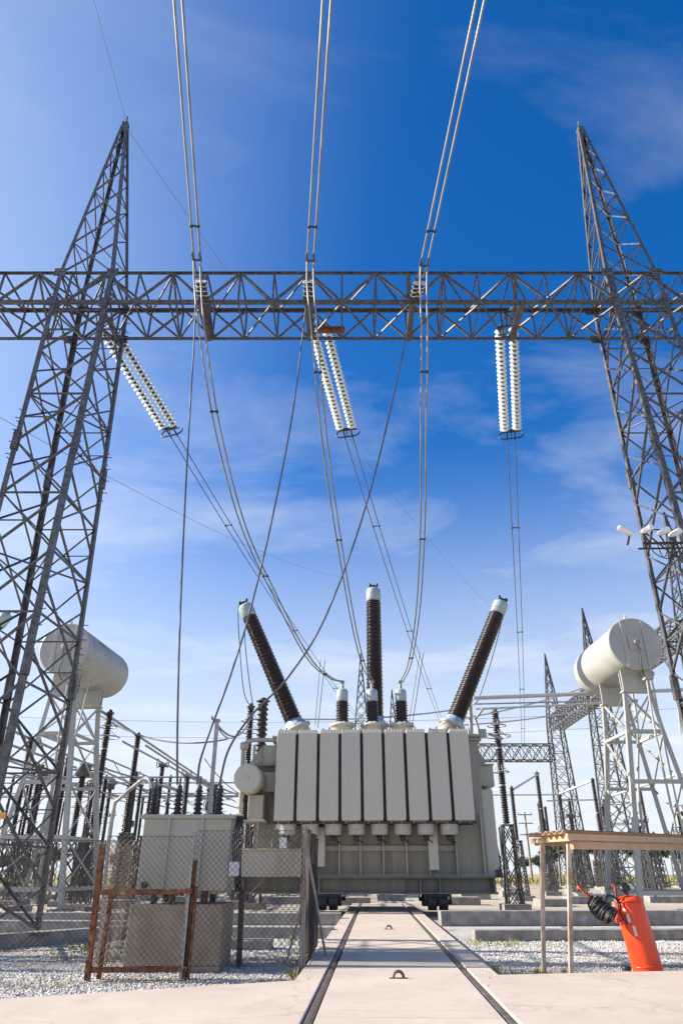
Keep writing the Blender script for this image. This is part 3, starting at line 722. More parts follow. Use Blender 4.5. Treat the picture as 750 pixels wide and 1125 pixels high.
    for s in(-1,1):
        for yb in(.3,2.9):
            ft=MB(); ft.box((s*1.3,yb,-.1),(.6,.6,.2)); P(ft,'footing','kerb',t,.02)
conservator((-9.55,23.0,.08),'pale horizontal oil tank on a braced stand seen behind the left gantry tower',-R(5))
conservator((9.79,22.2,0),'pale horizontal oil tank on a splayed stand right of the transformer',R(0.5))

# ------------------------------------------------------------------ auxiliary transformer, its block, poles
X=thing('auxiliary_transformer',(-2.22,10.75,0),'boxy grey auxiliary transformer with four ribbed bushings on a concrete block','transformer')
Cx,Cy=-2.22,11.3
m=MB(); m.box((Cx,Cy,1.25),(1.26,.95,.92)); m.box((Cx,Cy,.775),(1.1,.8,.05)); tkx=m.build('tank',M['paint'],X,bevel=.012)
m=MB(); m.box((Cx,Cy,1.722),(1.36,1.05,.03)); m.box((Cx,Cy,1.748),(1.36,1.05,.02)); m.build('lid',M['paint'],X,bevel=.004)
m=MB()
for k in range(14): m.lathe((Cx-.62+.095*k,Cy-.505,1.757),(Cx-.62+.095*k,Cy-.505,3),[(0,.012),(.015,.012)],6)
m.build('lid_bolts',M['dark'],X)
m=MB(); m.lathe((Cx-.5,Cy-.48,.86),(Cx-.5,Cy-2,.86),[(0,.03),(.05,.03),(.055,.045),(.09,.045)],10); m.build('drain_valve',M['dark'],X)
for x in(-2.48,-2.0,):
    m=MB(); m.box((x,Cy-.49,1.25),(.035,.05,.92)); m.build('stiffener',M['paint'],tkx)
m=MB()
for x in(-2.6,-2.35,-1.9): m.tube([(x,Cy-.4,.62),(x,Cy-.4,.80)],.045,8)
for x in(-2.6,-1.9): m.tube([(x,Cy+.3,.62),(x,Cy+.3,.80)],.045,8)
m.build('foot',M['dark'],X)
for k,px in enumerate((168,194.7,217,240)):
    p=at(px,893,11.0); p.z=1.757
    m=MB(); sheds(m,p,p+V((0,0,1)),.36,6,.075,.045,16,.8); o=m.build('bushing',M['brownfar'],X)
    m=MB(); m.tube([p+V((0,0,.35)),p+V((0,0,.52))],.016,8); m.lathe(p+V((0,0,.36)),p+V((0,0,1)),[(0,.04),(.05,.04),(.06,.02)],10); m.build('terminal',M['galv'],o)
m=MB(); m.bbox((-1.50,10.78,1.06),(.14,.08,.18),.01); jb=m.build('terminal_box',M['plate'],X)
m=MB()
for i in range(5): m.tube(spline([(-1.53+.02*i,11.0,1.75),(-1.56+.03*i,10.9,1.4),(-1.50+.02*i,10.92,.95),(-1.5+.025*i,11.1,.78)],5),.012,5)
m.build('cable',M['dark'],X)
m=MB(); m.box((Cx-.03,11.3,.24),(1.28,1.05,.78)); tag(m.build('concrete_block',M['block'],bevel=.02),'stained concrete block carrying the auxiliary transformer','concrete block')
m=MB(); m.bar((-1.42,11.32,-.15),(-1.44,11.32,.78),.075,.075); tag(m.build('steel_post',M['dark'],bevel=.006),'short black square post beside the concrete block','post')
m=MB(); m.bar((-2.16,12.2,-.15),(-2.16,12.2,3.35),.06); m.bbox((-2.16,12.2,3.36),(.1,.1,.04),.01); tag(m.build('steel_post',M['galvl']),'slim straight grey post rising behind the auxiliary transformer','post')
bpz=[at(116,1000,12.2)]
bpp=[V((at(116,1000,12.0).x,12,-.15)),at(119,930,12.0),at(126,885,11.9),at(131,878,11.8),at(155,858,11.4),at(163,856,11.1),at(168,866,11.0)]
m=MB(); m.tube(bpp[:1]+spline(bpp[1:],6),.03,10); tag(m.build('bent_pole',M['galvl']),'grey pipe bending over to the first auxiliary bushing','pipe')

# ------------------------------------------------------------------ chain link fence
def chain(mb,p,q,z0,z1,pitch=.075,r=.0032):
    p,q=V(p),V(q); L_=(q-p).length; d=(q-p)/L_; H=z1-z0
    def P(s,z): return p+d*s+V((0,0,z0+z))+d.cross(V((0,0,1)))*(.012*math.sin(s*3+z*4))
    k=-H
    while k<L_:
        for sg in(1,-1):
            s0,s1=max(k,0),min(k+H,L_)
            if s1-s0>.01:
                za,zb=(s0-k),(s1-k)
                if sg<0: za,zb=H-za,H-zb
                mb.tube([P(s0,za),P((s0+s1)/2,(za+zb)/2),P(s1,zb)],r,3,False)
        k+=pitch
    for z in(.01,H-.01): mb.tube([P(0,z),P(L_,z)],r*1.2,4)
Fn=thing('chain_link_fence',(-1.94,10.1,0),'low rusty chain link fence round the auxiliary transformer','fence')
def fp(x,y,z1,mat='rust',lean=0,w=.07,x2=None):
    m=MB(); m.angle((x,y,-.2),(x+lean,y,z1),w,.014,up=(0,-1,0)); return m.build('post',M[mat],Fn)
fp(-3.06,9.95,1.35,lean=-.06,w=.08); fp(-2.98,10.12,.8,lean=.02,w=.06)
fp(-1.90,10.12,.86,w=.1); fp(-1.93,10.16,1.16,w=.07)
fp(-1.97,10.12,1.5,'galvl',w=.05); fp(-.48,10.1,1.56,'oldpost',w=.07); fp(-.50,10.13,1.58,'galvl',w=.05); fp(-.42,12.4,1.58,'oldpost',w=.06); fp(-.45,11.2,1.58,'galvl',w=.05)
m=MB(); m.bar((-3.09,9.97,.79),(-1.92,10.08,.80),.045,.06); m.build('rail',M['rust'],Fn)
m=MB(); m.bar((-3.06,9.97,-.04),(-1.9,10.1,-.04),.05,.05); m.build('rail',M['rust'],Fn)
m=MB(); m.tube([(-.5,10.1,1.5),(-.2,11.3,-.1)],.018,6); m.tube([(-.42,12.4,1.3),(-.8,12.0,-.1)],.018,6); m.build('stay',M['galvl'],Fn)
for p,q,z0,z1,pt in((( -3.09,9.98,0),(-1.93,10.1,0),-.02,1.45,.075),((-1.93,10.1,0),(-.49,10.1,0),-.02,1.52,.075),((-.49,10.1,0),(-.42,12.4,0),-.05,1.56,.06),((-.455,10.14,0),(-.37,12.3,0),.02,1.5,.06),((-3.05,10.0,0),(-3.35,12.9,0),-.05,1.4,.085),((-3.35,12.9,0),(-8.2,11.0,0),-.05,1.5,.085)):
    m=MB(); chain(m,p,q,z0,z1,pt); m.build('wire_mesh',M['mesh'],Fn)
fp(-3.35,12.9,1.5,'galvl',w=.05); fp(-5.8,11.95,1.5,'galvl',w=.05)

# ------------------------------------------------------------------ corrugated shelter table, extinguisher, hook
ST_=thing('shelter_table',(3.4,10.5,0),'low tan corrugated sheet shelter on thin leaning poles','shelter')
c0=V((2.85,9.6,1.47)); cL=V((2.70,11.0,1.49)); cR=V((6.7,13.1,1.54)); ex=(cR-c0); ey=(cL-c0)
def TP(s,t,z=0): return c0+ex*s+ey*t+V((0,0,z))
sh=MB(); n=56; vs=[]; fs=[]
for i in range(n+1):
    t=i/n; z=.022*math.cos(t*2*math.pi*7)
    for s in(0,1):
        for th in(0,.008): vs.append(TP(s-.01,t,z+th))
for i in range(n):
    a=i*4; b_=a+4
    fs+=[(a,b_,b_+2,a+2),(a+1,a+3,b_+3,b_+1),(a,a+1,b_+1,b_),(a+2,b_+2,b_+3,a+3)]
sh.add(vs,fs,False); sh.build('corrugated_top',M['tan'],ST_)
m=MB(); m.bar(TP(-.0,.0,-.055)-ey.normalized()*.02,TP(1,0,-.055)-ey.normalized()*.02,.03,.075); m.bar(TP(.03,.05,-.15),TP(1,.05,-.15),.05,.09); m.bar(TP(.02,.0,-.07),TP(.02,1,-.07),.05,.06); m.bar(TP(.03,.95,-.09),TP(1,.95,-.09),.05,.08)
m.build('frame',M['tan'],ST_)
for top,bot in((TP(.035,.13,-.1),at(627,1073,9.78)),(TP(.03,.78,-.1),at(597,1073,10.6)),(TP(.97,.1,-.1),None),(TP(.97,.9,-.1),None)):
    m=MB(); b0=bot if bot is not None else top-V((.2,0,1)); b0=V((b0.x,b0.y,-.18)) if bot is None else top+(bot-top)*((top.z+.18)/(top.z-bot.z))
    m.bar(b0,top,.052,.052,up=(1,0,0)); m.bar(top-V((0,0,.14)),top+V((0,0,.02)),.066,.066,up=(1,0,0)); m.build('leg',M['tanpole'],ST_,bevel=.006)
E_=thing('fire_extinguisher',(3.62,10.0,-.14),'large red fire extinguisher leaning left with a coiled black hose','fire extinguisher')
b0=at(713,1072,10.0); b1=at(688,984,10.0); d=(b1-b0).normalized(); L_=(b1-b0).length; rr=.178
m=MB(); m.lathe(b0-d*.08,b1,[(0,rr*.92),(.015,rr*.98),(.04,rr),(L_-.02,rr),(L_+.03,rr*.93),(L_+.065,rr*.72),(L_+.08,rr*.35),(L_+.085,.03)],32)
body=m.build('cylinder',M['red'],E_)
x,y,_=basis(d,(0,1,0)); x=-x if x.x>0 else x   # x: towards the left in the picture
front=-y if y.y>0 else y
m=MB(); m.tube([b1-d*.02,b1+d*.12],.03,10); m.bbox(b1+d*.12,(.08,.07,.07),.01); m.build('valve',M['dark'],body)
hd=MB(); o=b1+d*.02
hp=at(636,976,9.9); hq=at(661,997,9.9)
hd.tube(spline([hp+V((0,.1,0)),hp,(hp+hq)/2,hq],4),.012,7); hd.tube(spline([hp+V((.03,.1,.01)),hp+V((.03,.12,.01)),hq+V((.04,.12,.03))],4),.012,7); hd.tube([hp+V((0,-.0,0)),hp+V((.03,.12,.01))],.012,7)
hd.tube(spline([at(678,988,9.95),at(675,976,9.95),at(672,972,9.95)],4),.02,8); hd.build('handle',M['red'],E_)
hc=MB(); hcen=at(662,1000,9.82)
ax=V((.55,-.35,-.55)).normalized()
for k in range(14):
    c=hcen+ax*(-.12+.018*k); hc.ring(c+V((rnd.uniform(-.008,.008),0,rnd.uniform(-.008,.008))),ax+V((rnd.uniform(-.12,.12),rnd.uniform(-.1,.1),rnd.uniform(-.1,.1))),.095+rnd.uniform(-.01,.012),.0125,22,6)
hc.tube(spline([hcen+V((.02,-.06,.09)),at(668,984,9.85),at(676,987,9.85),at(681,994,9.83),at(681,1004,9.8),at(689,1015,9.8)],6),.013,7)
hc.tube(spline([hcen+V((-.07,0,.07)),at(650,985,9.9),at(646,994,9.85),at(655,1008,9.8),at(666,1012,9.8)],6),.013,7)
hc.tube(spline([b1+d*.12,at(676,970,9.95),at(676,984,9.9),at(679,997,9.85)],5),.012,7)
hc.build('hose',M['hose'],E_)
nk=MB(); nk.lathe(b1+d*.055,b1+d,[(0,.06),(.01,.07),(.05,.07),(.06,.05)],16); nk.build('neck_ring',M['dark'],body)
for f in(.12,.93):
    sm=MB(); sm.lathe(b0+d*(L_*f),b1+d,[(0,rr),(.004,rr+.004),(.012,rr+.004),(.016,rr)],32); sm.build('weld_seam',M['red'],body)
bk=MB()
pc=b0+d*(L_*.80)+x*rr+front*.04; bk.bbox(pc,(.06,.12,.12),.01); bk.box(b0+d*(L_*.72)+x*(rr+.03)+front*.03,(.05,.05,.05)); bk.build('hose_bracket',M['red'],E_)
for px,py,h,l in((689,1009,.035,.095),(697,1023,.03,.11),(683,1000,.03,.03)):
    c=at(px,py,9.83); a=(c-b0).dot(d); ctr=b0+d*a; n_=(c-ctr).normalized(); tdir=d.cross(n_); vs=[];fs=[]
    # curved patch hugging the cylinder
    for i in range(5):
        an=(i/4-.5)*h/rr; nn=(n_*math.cos(an)+tdir*math.sin(an))*(rr+.002)
        vs+=[ctr+nn-d*l/2,ctr+nn+d*l/2]
    for i in range(4): fs.append((2*i,2*i+1,2*i+3,2*i+2))
    MB().add(vs,fs).build('sticker',M['label'],body)
for (px,py,sc),lab in(((437.5,1075,1),'rusty lifting ring standing out of the slab, nearest the camera'),((427,1021,1),'rusty lifting ring far along the slab near the transformer')):
    zz=at(px,py,1); k=(0-1)/(zz.z-1); p=V((zz.x*k,k,0))
    m=MB(); m.ring(p+V((0,0,.01)),(0,1,0),.055,.016,16,8,arc=(0,180)); m.box(p+V((0,0,.003)),(.2,.06,.008))
    tag(m.build('lifting_ring',M['rail']),lab,'lifting ring','lifting rings in the slab')
m=MB(); q=at(688,1067,9.75); q.z=-.02; m.lathe(q,q+V((0,0,1)),[(0,.05),(.03,.06),(.05,.04),(.055,.01)],14); tag(m.build('rubber_cap',M['hose']),'small black cap lying at the foot of the extinguisher','cap')

# floodlights on the right tower
for k,(px,py) in enumerate(((686.5,583.5),(709,582),(727,584.5),(740,586))):
    c=at(px,py,12.0); t=thing('floodlight',c,['leftmost white floodlight sticking out from the right gantry tower','white floodlight just inside the right tower leg','white floodlight right of the tower leg with hanging cables','white floodlight at the far right end of the bracket'][k],'floodlight','floodlights on the right gantry tower')
    dx=V((-.3,-.1,.10)) if k==0 else V((.1,-.3,-.02)); dx=dx.normalized()
    m=MB(); m.lathe(c+dx*.16,c-dx*3,[(0,.055),(.01,.065),(.22,.065),(.28,.055),(.32,.045)] if k==0 else [(0,.055),(.02,.065),(.16,.062),(.24,.05),(.28,.035)],16); o=m.build('lamp_housing',M['white'],t)
    m=MB(); m.tube([c-dx*.1,c+V((.05,.1,-.2)),V((c.x+.1,12.25,at(px,597,12.2).z))],.02,6); m.build('lamp_arm',M['dark'],t)
a=at(706,597,12.2); b_=at(775,596,12.2)
m=MB(); m.bar(a,b_,.04); m.bar(a+V((0,.25,0)),b_+V((0,.25,0)),.03); m.bar(a+V((.1,0,0)),a+V((.1,.25,0)),.03)
for k in range(6): 
    s=a.lerp(b_,.1+.12*k); m.tube(spline([s,s+V((.05,0,-.2-.1*(k%2))),s+V((.25,.05,-.28)),s+V((.4,.1,-.05))],5),.01,5)
tag(m.build('lamp_bracket',M['dark']),'dark bracket with hanging cables under the floodlights on the right tower','bracket')
# small warning plate on the left tower
p=at(2.5,896-0,12.15); p=at(2,896,12.1)
m=MB(); m.box(p,(.14,.01,.10)); tag(m.build('warning_sign',M['yellow'],bevel=.002),'small faded orange warning plate on the left tower leg','sign')

# ------------------------------------------------------------------ yard equipment
GRP='post insulators on lattice supports'
def support(mb,h,w0=.55,w1=.34,lw=.055,panels=4):
    cs=[(-1,-1),(1,-1),(1,1),(-1,1)]
    P=lambda i,f: V((cs[i][0]*(w0+(w1-w0)*f)/2,cs[i][1]*(w0+(w1-w0)*f)/2,h*f))
    for i in range(4):
        mb.angle(P(i,0),P(i,1),lw,.012); j=(i+1)%4
        for k in range(panels):
            mb.angle(P(i,k/panels),P(j,(k+1)/panels),lw*.7); mb.angle(P(j,k/panels),P(i,(k+1)/panels),lw*.7)
    mb.box((0,0,h),(w1+.1,w1+.1,.05))
def post_kind(name,label,cat,hs,hi,r,rings=(),sect=2,head='cap',loc_=(0,0,-.15),n=None,seg=10):
    t=thing(name,loc_,label,cat,GRP,0,True)
    m=MB(); support(m,hs); m.build('support',M['galv'],t,(0,0,0))
    m=MB(); m.box((0,0,.08),(.95,.95,.24)); m.build('footing',M['kerb'],t,(0,0,0))
    for s in range(sect):
        m=MB(); p=V((0,0,hs+.05+hi*s/sect)); L_=hi/sect-.06
        sheds(m,p,p+V((0,0,1)),L_,n or int(L_/.085),r,r*.68,seg); o=m.build('insulator',M['brownfar'],t,(0,0,0))
        if s<sect-1:
            f=MB(); f.lathe(p+V((0,0,L_)),p+V((0,0,9)),[(0,r*.7),(.02,r*.8),(.05,r*.8),(.06,r*.7)],10); f.build('flange',M['galvl'],o,(0,0,0))
    m=MB(); z=hs+hi
    if head=='cap': m.lathe((0,0,z),(0,0,99),[(0,r*.6),(.02,r*1.2),(.06,r*1.2),(.08,r*.7),(.16,r*.6)],12); m.tube([(0,0,z+.1),(0,0,z+.2)],.03,6)
    if head=='clamp':
        m.bbox((0,0,z+.1),(.4,.22,.2),.03)
        for s in(-1,1): m.ring((s*.26,0,z+.2),(1,0,0),.22,.022,20,6); m.tube([(s*.26,-.22,z+.2),(s*.26,.22,z+.2)],.016,5)
    if head=='ct':
        m.lathe((0,0,z),(0,0,99),[(0,r*.8),(.04,r*1.9),(.5,r*2.0),(.58,r*1.5),(.62,.02)],14); m.tube([(-.55,0,z+.3),(.55,0,z+.3)],.035,8)
    if head=='arm':
        m.bbox((0,0,z+.06),(.3,.16,.12),.02); m.tube([(0,0,z+.1),(0,-1.2,z+.18)],.03,8)
    m.build('head',M['galv'],t,(0,0,0))
    for zz,RR in rings:
        m=MB(); m.ring((0,0,zz),(0,0,1),RR,.022,30,8)
        for a in range(3): 
            an=a*2.094+.5; m.tube([(math.cos(an)*RR,math.sin(an)*RR,zz),(math.cos(an)*r,math.sin(an)*r,max(zz+.25,zz))],.012,5)
        m.build('grading_ring',M['galvl'],t,(0,0,0))
    return t
arr=post_kind('surge_arrester','tall dark arrester with bright rings standing just right of the transformer','surge arrester',2.75,4.1,.15,((6.35,.36),(5.95,.5),(4.62,.3)),3,'cap',(6.16,28,-.15))
copy_tree(arr,(-9.35,28.2,-.15),label='tall dark arrester with a wide ring behind the left oil tank stand')
copy_tree(arr,(-3.80,29.2,-.1),label='dark arrester with rings rising behind the left end of the transformer',sc=(1,1,1.06))
arr2=post_kind('surge_arrester','dark ribbed post rising beside the ringed arrester at the left end of the transformer','surge arrester',2.6,4.9,.24,(),1,'cap',(-3.27,29.0,-.15),24,14)
post=post_kind('post_insulator','dark post insulator on lattice legs, second right of the transformer','post insulator',2.6,2.4,.12,(),1,'cap',(8.8,38,-.15))
tall=post_kind('post_insulator','tall dark post insulator carrying the light tube, third right of the transformer','post insulator',2.7,4.1,.15,(),2,'cap',(12.55,46.7,-.15))
RP_=[(post,15.4,52,1.2,'dark post insulator in the right yard just behind the shelter pole'),(tall,17.2,50,1.0,'tall dark post insulator left of the right oil tank stand'),(post,19.5,55,1.2,'dark post insulator seen between the right oil tank legs and a far tower'),(post,19.5,48,1.2,'dark post insulator seen through the right oil tank stand'),(post,13.3,50,1.05,'slim dark post insulator close behind the tall third one'),(tall,24.5,52,1.0,'tall dark post insulator at the right behind the oil tank'),(post,26.5,50,1.15,'dark post insulator near the right edge behind the shelter')]
for pr_,x,y,sz,lab in RP_: copy_tree(pr_,(x,y,-.15),rz=rnd.uniform(-.1,.1),label=lab,sc=(1,1,sz))
# filler rows in the right yard, seen below the shelter
num=['first','second','third','fourth','fifth','sixth','seventh','eighth','ninth','tenth','eleventh','twelfth','thirteenth','fourteenth','fifteenth','sixteenth','seventeenth','eighteenth','nineteenth','twentieth']+['twenty-%s'%w for w in ('first','second','third','fourth','fifth','sixth','seventh','eighth','ninth')]
low=post_kind('post_insulator','low post insulator on lattice legs, first in the far right rows','post insulator',2.4,1.6,.11,(),1,'clamp',(15.5,58,-.15))
rows=[]
extra=[]
for r_,(y,xs) in enumerate(((44,(13.6,15.6,17.6,20.2,22.4)),(58,(17.8,20.5,23,26,29)),(66,(14,18,22,26,30,34)),(74,(15.5,20,24.5,29,33.5,38)),(41,(16.5,19,21.6,24)))):
    for x in xs: rows.append((x,y+rnd.uniform(-.6,.6)))
for i,(x,y) in enumerate(rows): copy_tree([low,post,tall][i%3] if y>50 else [low,post][i%2],(x,y,-.15),rz=rnd.uniform(-.2,.2),label=num[i]+' post insulator of the dense right rows seen below the shelter roof',sc=(1,1,rnd.uniform(.85,1.05)))
thin=post_kind('post_insulator','slim lattice mast with a short insulator, first of the far right ranks','post insulator',4.2,1.3,.10,(),1,'arm',(24.5,62,-.15))
for i in range(28):
    y=rnd.uniform(50,98); x=y*rnd.uniform(.27,.55)
    copy_tree([thin,low,thin,post][i%4],(x,y,-.15),rz=rnd.uniform(-.4,.4),label=num[i]+' slim mast or post of the far right ranks near the horizon',sc=(1,1,rnd.uniform(.8,1.1)))
# left yard
clampp=post_kind('disconnector_post','dark post with a ringed clamp head carrying the long left tubes','disconnector post',2.9,3.2,.14,(),2,'clamp',(-9.4,38,-.15))
ct=post_kind('current_transformer','dark post with a fat round head in the left yard, nearest the fence','current transformer',2.5,2.6,.16,(),1,'ct',(-13.6,40,-.15))
armp=post_kind('disconnector_post','dark post with a sideways contact arm behind the left tower','disconnector post',2.6,2.7,.13,(),1,'arm',(-12.2,36,-.15))
copy_tree(tall,(-9.46,33,-.15),label='tall dark post insulator beside the left oil tank stand, carrying two tubes')
copy_tree(clampp,(-9.5,44.6,-.15),label='farther dark post with a ringed clamp head on the long left tubes',sc=(1,1,1.04))
copy_tree(tall,(-14.83,34,-.15),label='tall dark post insulator seen between the left tower legs')
left=[(tall,-15.2,40,1),(clampp,-15.2,46,1),(armp,-13.3,32,1),(ct,-11.2,31.5,.95),(armp,-7.6,36,1),(ct,-7.2,42,1),(post,-6.4,47,1.15),(armp,-11.5,42,1.05),(clampp,-12.4,49,1),(tall,-18.5,37,1),(ct,-17,33,1),(armp,-20,42,1),(clampp,-20.5,48,1),(tall,-22.5,44,.95),(post,-10.3,36.5,1.1),(post,-12.9,44.5,1.2),(ct,-9.0,52,1.1),(tall,-6.6,55,1),(post,-14.5,54,1.2),(armp,-17.8,52,1.2),(tall,-22,56,1.1),(ct,-25,50,1.2),(clampp,-10.5,58,1.2),(tall,-13.2,62,1.2),(post,-8,62,1.4),(armp,-19,60,1.3),(tall,-27,60,1.2),(post,-24,64,1.3),(tall,-16.5,66,1.25),(post,-5,60,1.3),(low,-3.0,40,1),(low,-1.2,42,1),(low,-.5,52,1),(low,1.0,46,1),(low,-4.8,38,1),(post,-5.4,42,1)]+[((tall,armp,ct,post,clampp,low)[k%6],-4.5-rnd.random()*.42*(34+k*1.25)*1.0-1.2,34+k*1.25,rnd.uniform(.85,1.25)) for k in range(30)]
num2=['nearest','second','third','fourth','fifth','sixth','seventh','eighth','ninth','tenth']+num[10:]
left_sorted=sorted(left,key=lambda a:a[2])
cnt={}
for pr_,x,y,sz in left_sorted:
    kind=pr_.name.split('.')[0].replace('_',' '); side='behind the left tower and fence' if x<-5.1 else 'glimpsed under the left half of the transformer'
    zone=(' at the far left edge' if x/y<-.43 else ' seen through the left tower' if x/y<-.32 else ' behind the left oil tank stand' if x/y<-.22 else ' left of and beneath the transformer')
    desc={'current transformer':'round headed current transformer','disconnector post':'dark disconnector post with metal head','post insulator':'dark post insulator'}[kind]
    desc={'r':'round headed current transformer'}.get('x',desc); key=(desc,zone); cnt[key]=cnt.get(key,0)+1
    copy_tree(pr_,(x,y,-.15),rz=rnd.uniform(-.3,.3),label=num2[cnt[key]-1]+' '+desc+zone,sc=(1,1,sz))
FX=[(-6.6,27.5),(-4.9,31),(-2.6,34),(-.6,36),(.6,33),(2.4,38),(3.6,43),(.2,47),(5.0,33),(8.4,31.5),(10.4,34),(6.8,40),(9.6,44),(12.0,37.5),(14.6,35.5),(11.3,52),(-8.4,29.5),(-7.0,33.5)]
for i,(x,y) in enumerate(FX):
    m=MB(); w=rnd.uniform(.8,1.9); m.box((x,y,-.02),(w,rnd.uniform(.7,1.1),.26+rnd.uniform(0,.08)),rz=rnd.uniform(-.08,.08))
    tag(m.build('foundation_block',M['kerb'],bevel=.02),('low bare foundation block seen beneath and left of the transformer, ' if x<4 else 'low bare foundation block on the pale ground right of the transformer, ')+num[i],'foundation block','bare foundation blocks of the yard')
# bus tubes
for i in range(16):
    y=rnd.uniform(36,60); x=-rnd.uniform(.16,.46)*y; z=rnd.uniform(4.6,6.6); x2=x+rnd.uniform(1.2,3.5); y2=y+rnd.uniform(-2,4); z2=rnd.uniform(4.2,6.4)
    wire_thing([sagline((x,y,z),(x2,y2,z2),rnd.uniform(.15,.6),12)],.022,num[i]+' slack wire looping between the posts of the left yard','slack wires of the left yard','wired',name='slack_wire',cat='wire')
def bus(a,b,r,label,mat='bus'):
    m=MB(); m.tube([a,b],r,10); tag(m.build('bus_tube',M[mat]),label,'bus tube','bus tubes of the yard')
p1,p2,p3=V((-9.46,33,6.72)),V((-9.4,38,6.55)),V((-9.5,44.6,6.75))
bus(V((-9.6,27,6.75)),V((-9.5,60,6.75)),.055,'long bare tube on the tall post, upper left, running away from the oil tank','galvl')
bus(V((-9.05,33,6.25)),V((-9.1,60,6.3)),.05,'parallel tube just below the upper left tube','galvl')
bus(V((-14.9,26,6.75)),V((-15.2,60,6.75)),.06,'long tube running away behind the left tower','galvl')
for i,(xa,za,xb,zb) in enumerate(((-10.6,5.0,-10.2,6.0),(-11.6,5.9,-11.4,6.3),(-8.0,4.3,-7.6,5.4),(-8.6,5.6,-8.3,6.0),(-12.2,4.4,-11.8,5.2),(-16.4,5.2,-17,6.0))):
    bus(V((xa,28,za)),V((xb,58,zb)),.04,num[i]+' thin tube receding through the left yard, counted from the oil tank','galvl')
bus(V((-13.4,28,5.6)),V((-12.8,58,5.9)),.05,'lower tube running away behind the left oil tank stand','galvl')
bus(V((-18.8,28,6.7)),V((-19.5,60,6.8)),.06,'far left tube running away past the tower','galvl')
bus(V((-7.4,35,5.2)),V((-6.8,62,6.2)),.05,'tube running away behind the auxiliary bushings','galvl')
for i,(y,z,x0,x1) in enumerate(((36,5.2,-20,-7),(42,5.6,-22,-3),(48,5.4,-24,-4),(54,6.2,-27,-2),(60,6.6,-30,-1))):
    bus(V((x0,y,z)),V((x1,y+.6,z+.1)),.04,'level tube crossing the left yard, '+num[i]+' from the front','galvl')
bus(at(520,767,26.5),at(770,757,26.5),.075,'thick pale tube from the right end of the transformer to the oil tank')
bus(at(522,773.5,26.8),at(700,769,26.8),.03,'thin pipe just under the thick pale tube right of the transformer','galvl')
bus(at(522,779,26.6),at(700,771,26.6),.04,'lowest of the three pipes right of the transformer')
m=MB(); m.tube([at(517,806,26.3),at(515.5,768,26.3)],.09,10); m.bbox(at(516,768,26.3),(.22,.2,.16),.02); m.tube([at(528,810,26.4),at(522,790,26.4),at(530,779,26.5)],.05,8); m.bbox(at(529,806,26.4),(.3,.3,.3),.03); m.tube([at(536,806,26.4),at(552,812,26.4)],.05,8)
tag(m.build('tube_support',M['conserv']),'pale upright pipe at the right end of the transformer carrying the tubes','pipe support')
bus(at(562,868,38),at(590,851,46.7),.06,'pale tube rising from the second to the third right post'); bus(at(614,872,52),at(649,858,50),.07,'pale tube rising to the tall post left of the right oil tank')
bus(at(660,878,50),at(765,844,42),.07,'pale tube passing behind the right oil tank stand'); 
bus(at(540,868,39),at(563,868,38),.05,'short level tube left of the second right post'); bus(at(540,873.5,52),at(612,873,52),.05,'level tube behind the third right post'); bus(at(600,880,52),at(658,878.5,52),.05,'level tube in front of the far right tower')
for i,(a,b,s) in enumerate((((502,790,26.0),(650,752,30),.15),((330,790,26.3),(516,777,26.4),.15),((500,797,27),(640,780,30),.1),((250,812,26),(110,786,28.4),.5))):
    wire_thing([sagline(at(*a),at(*b),s,16)],.03,['sagging cable from the right bushing foot toward the oil tank','long thin cable strung behind the bushing turrets','lower sagging cable right of the transformer','slack cable between the left arrester and the transformer'][i],'strung cables round the transformer','bus' if i!=3 else 'wire',name='strung_cable',cat='cable')
for i,(a,b) in enumerate((((233,787,12.2),(262,805,20)),((233,789,12.2),(278,782,29)))):
    wire_thing([sagline(at(*a),at(*b),.25 if i==0 else .6,16)],.014 if i==0 else .02,['upper slack wire from the slim post to the transformer','lower slack wire from the slim post to the arrester'][i],'slack wires at the slim post','wire')

# ------------------------------------------------------------------ far gantry towers and beams
def far_tower(x,y,zt,label,hw=.62,bw=1.15):
    t=thing('far_gantry_tower',(x,y,-.15),label,'gantry tower','lattice towers of the far gantry',0,True)
    o=MB(); o.box((0,0,.1),(bw*2.2,bw*2.2,.1)); body=o.build('footing',M['kerb'],t,(0,0,0))
    B=[V((sx*bw,sy*bw,.1)) for sx,sy in((-1,-1),(1,-1),(1,1),(-1,1))]; Tp=[V((sx*hw,sy*hw,14.7)) for sx,sy in((-1,-1),(1,-1),(1,1),(-1,1))]; ap=V((0,0,zt))
    br=MB()
    for i in range(4):
        m=MB(); m.angle(B[i],Tp[i],.12); m.angle(Tp[i],ap,.10); m.build('leg',M['galv'],t,(0,0,0)); j=(i+1)%4
        for k in range(10):
            f0,f1=k/10,(k+1)/10; br.angle(lerp(B[i],Tp[i],f0),lerp(B[j],Tp[j],f1),.055); br.angle(lerp(B[j],Tp[j],f0),lerp(B[i],Tp[i],f1),.055); br.angle(lerp(B[j],Tp[j],f1),lerp(B[i],Tp[i],f1),.06)
        for k in range(6):
            f0,f1=k/6.5,(k+1)/6.5; br.angle(lerp(Tp[i],ap,f0),lerp(Tp[j],ap,f1),.055); br.angle(lerp(Tp[j],ap,f0),lerp(Tp[i],ap,f1),.06)
    br.build('bracing',M['galv'],t,(0,0,0)); return t
far_tower(21.5,71,21.8,'farther slim lattice tower beyond the right of the transformer')
far_tower(21.1,57,21.8,'slim pointed lattice tower rising beside the right oil tank')
far_tower(6.35,87,21.8,'tiny distant lattice tower peeking behind the centre bushing')
far_tower(2.0,71,21.8,'lattice tower hidden behind the transformer that carries the far beam')
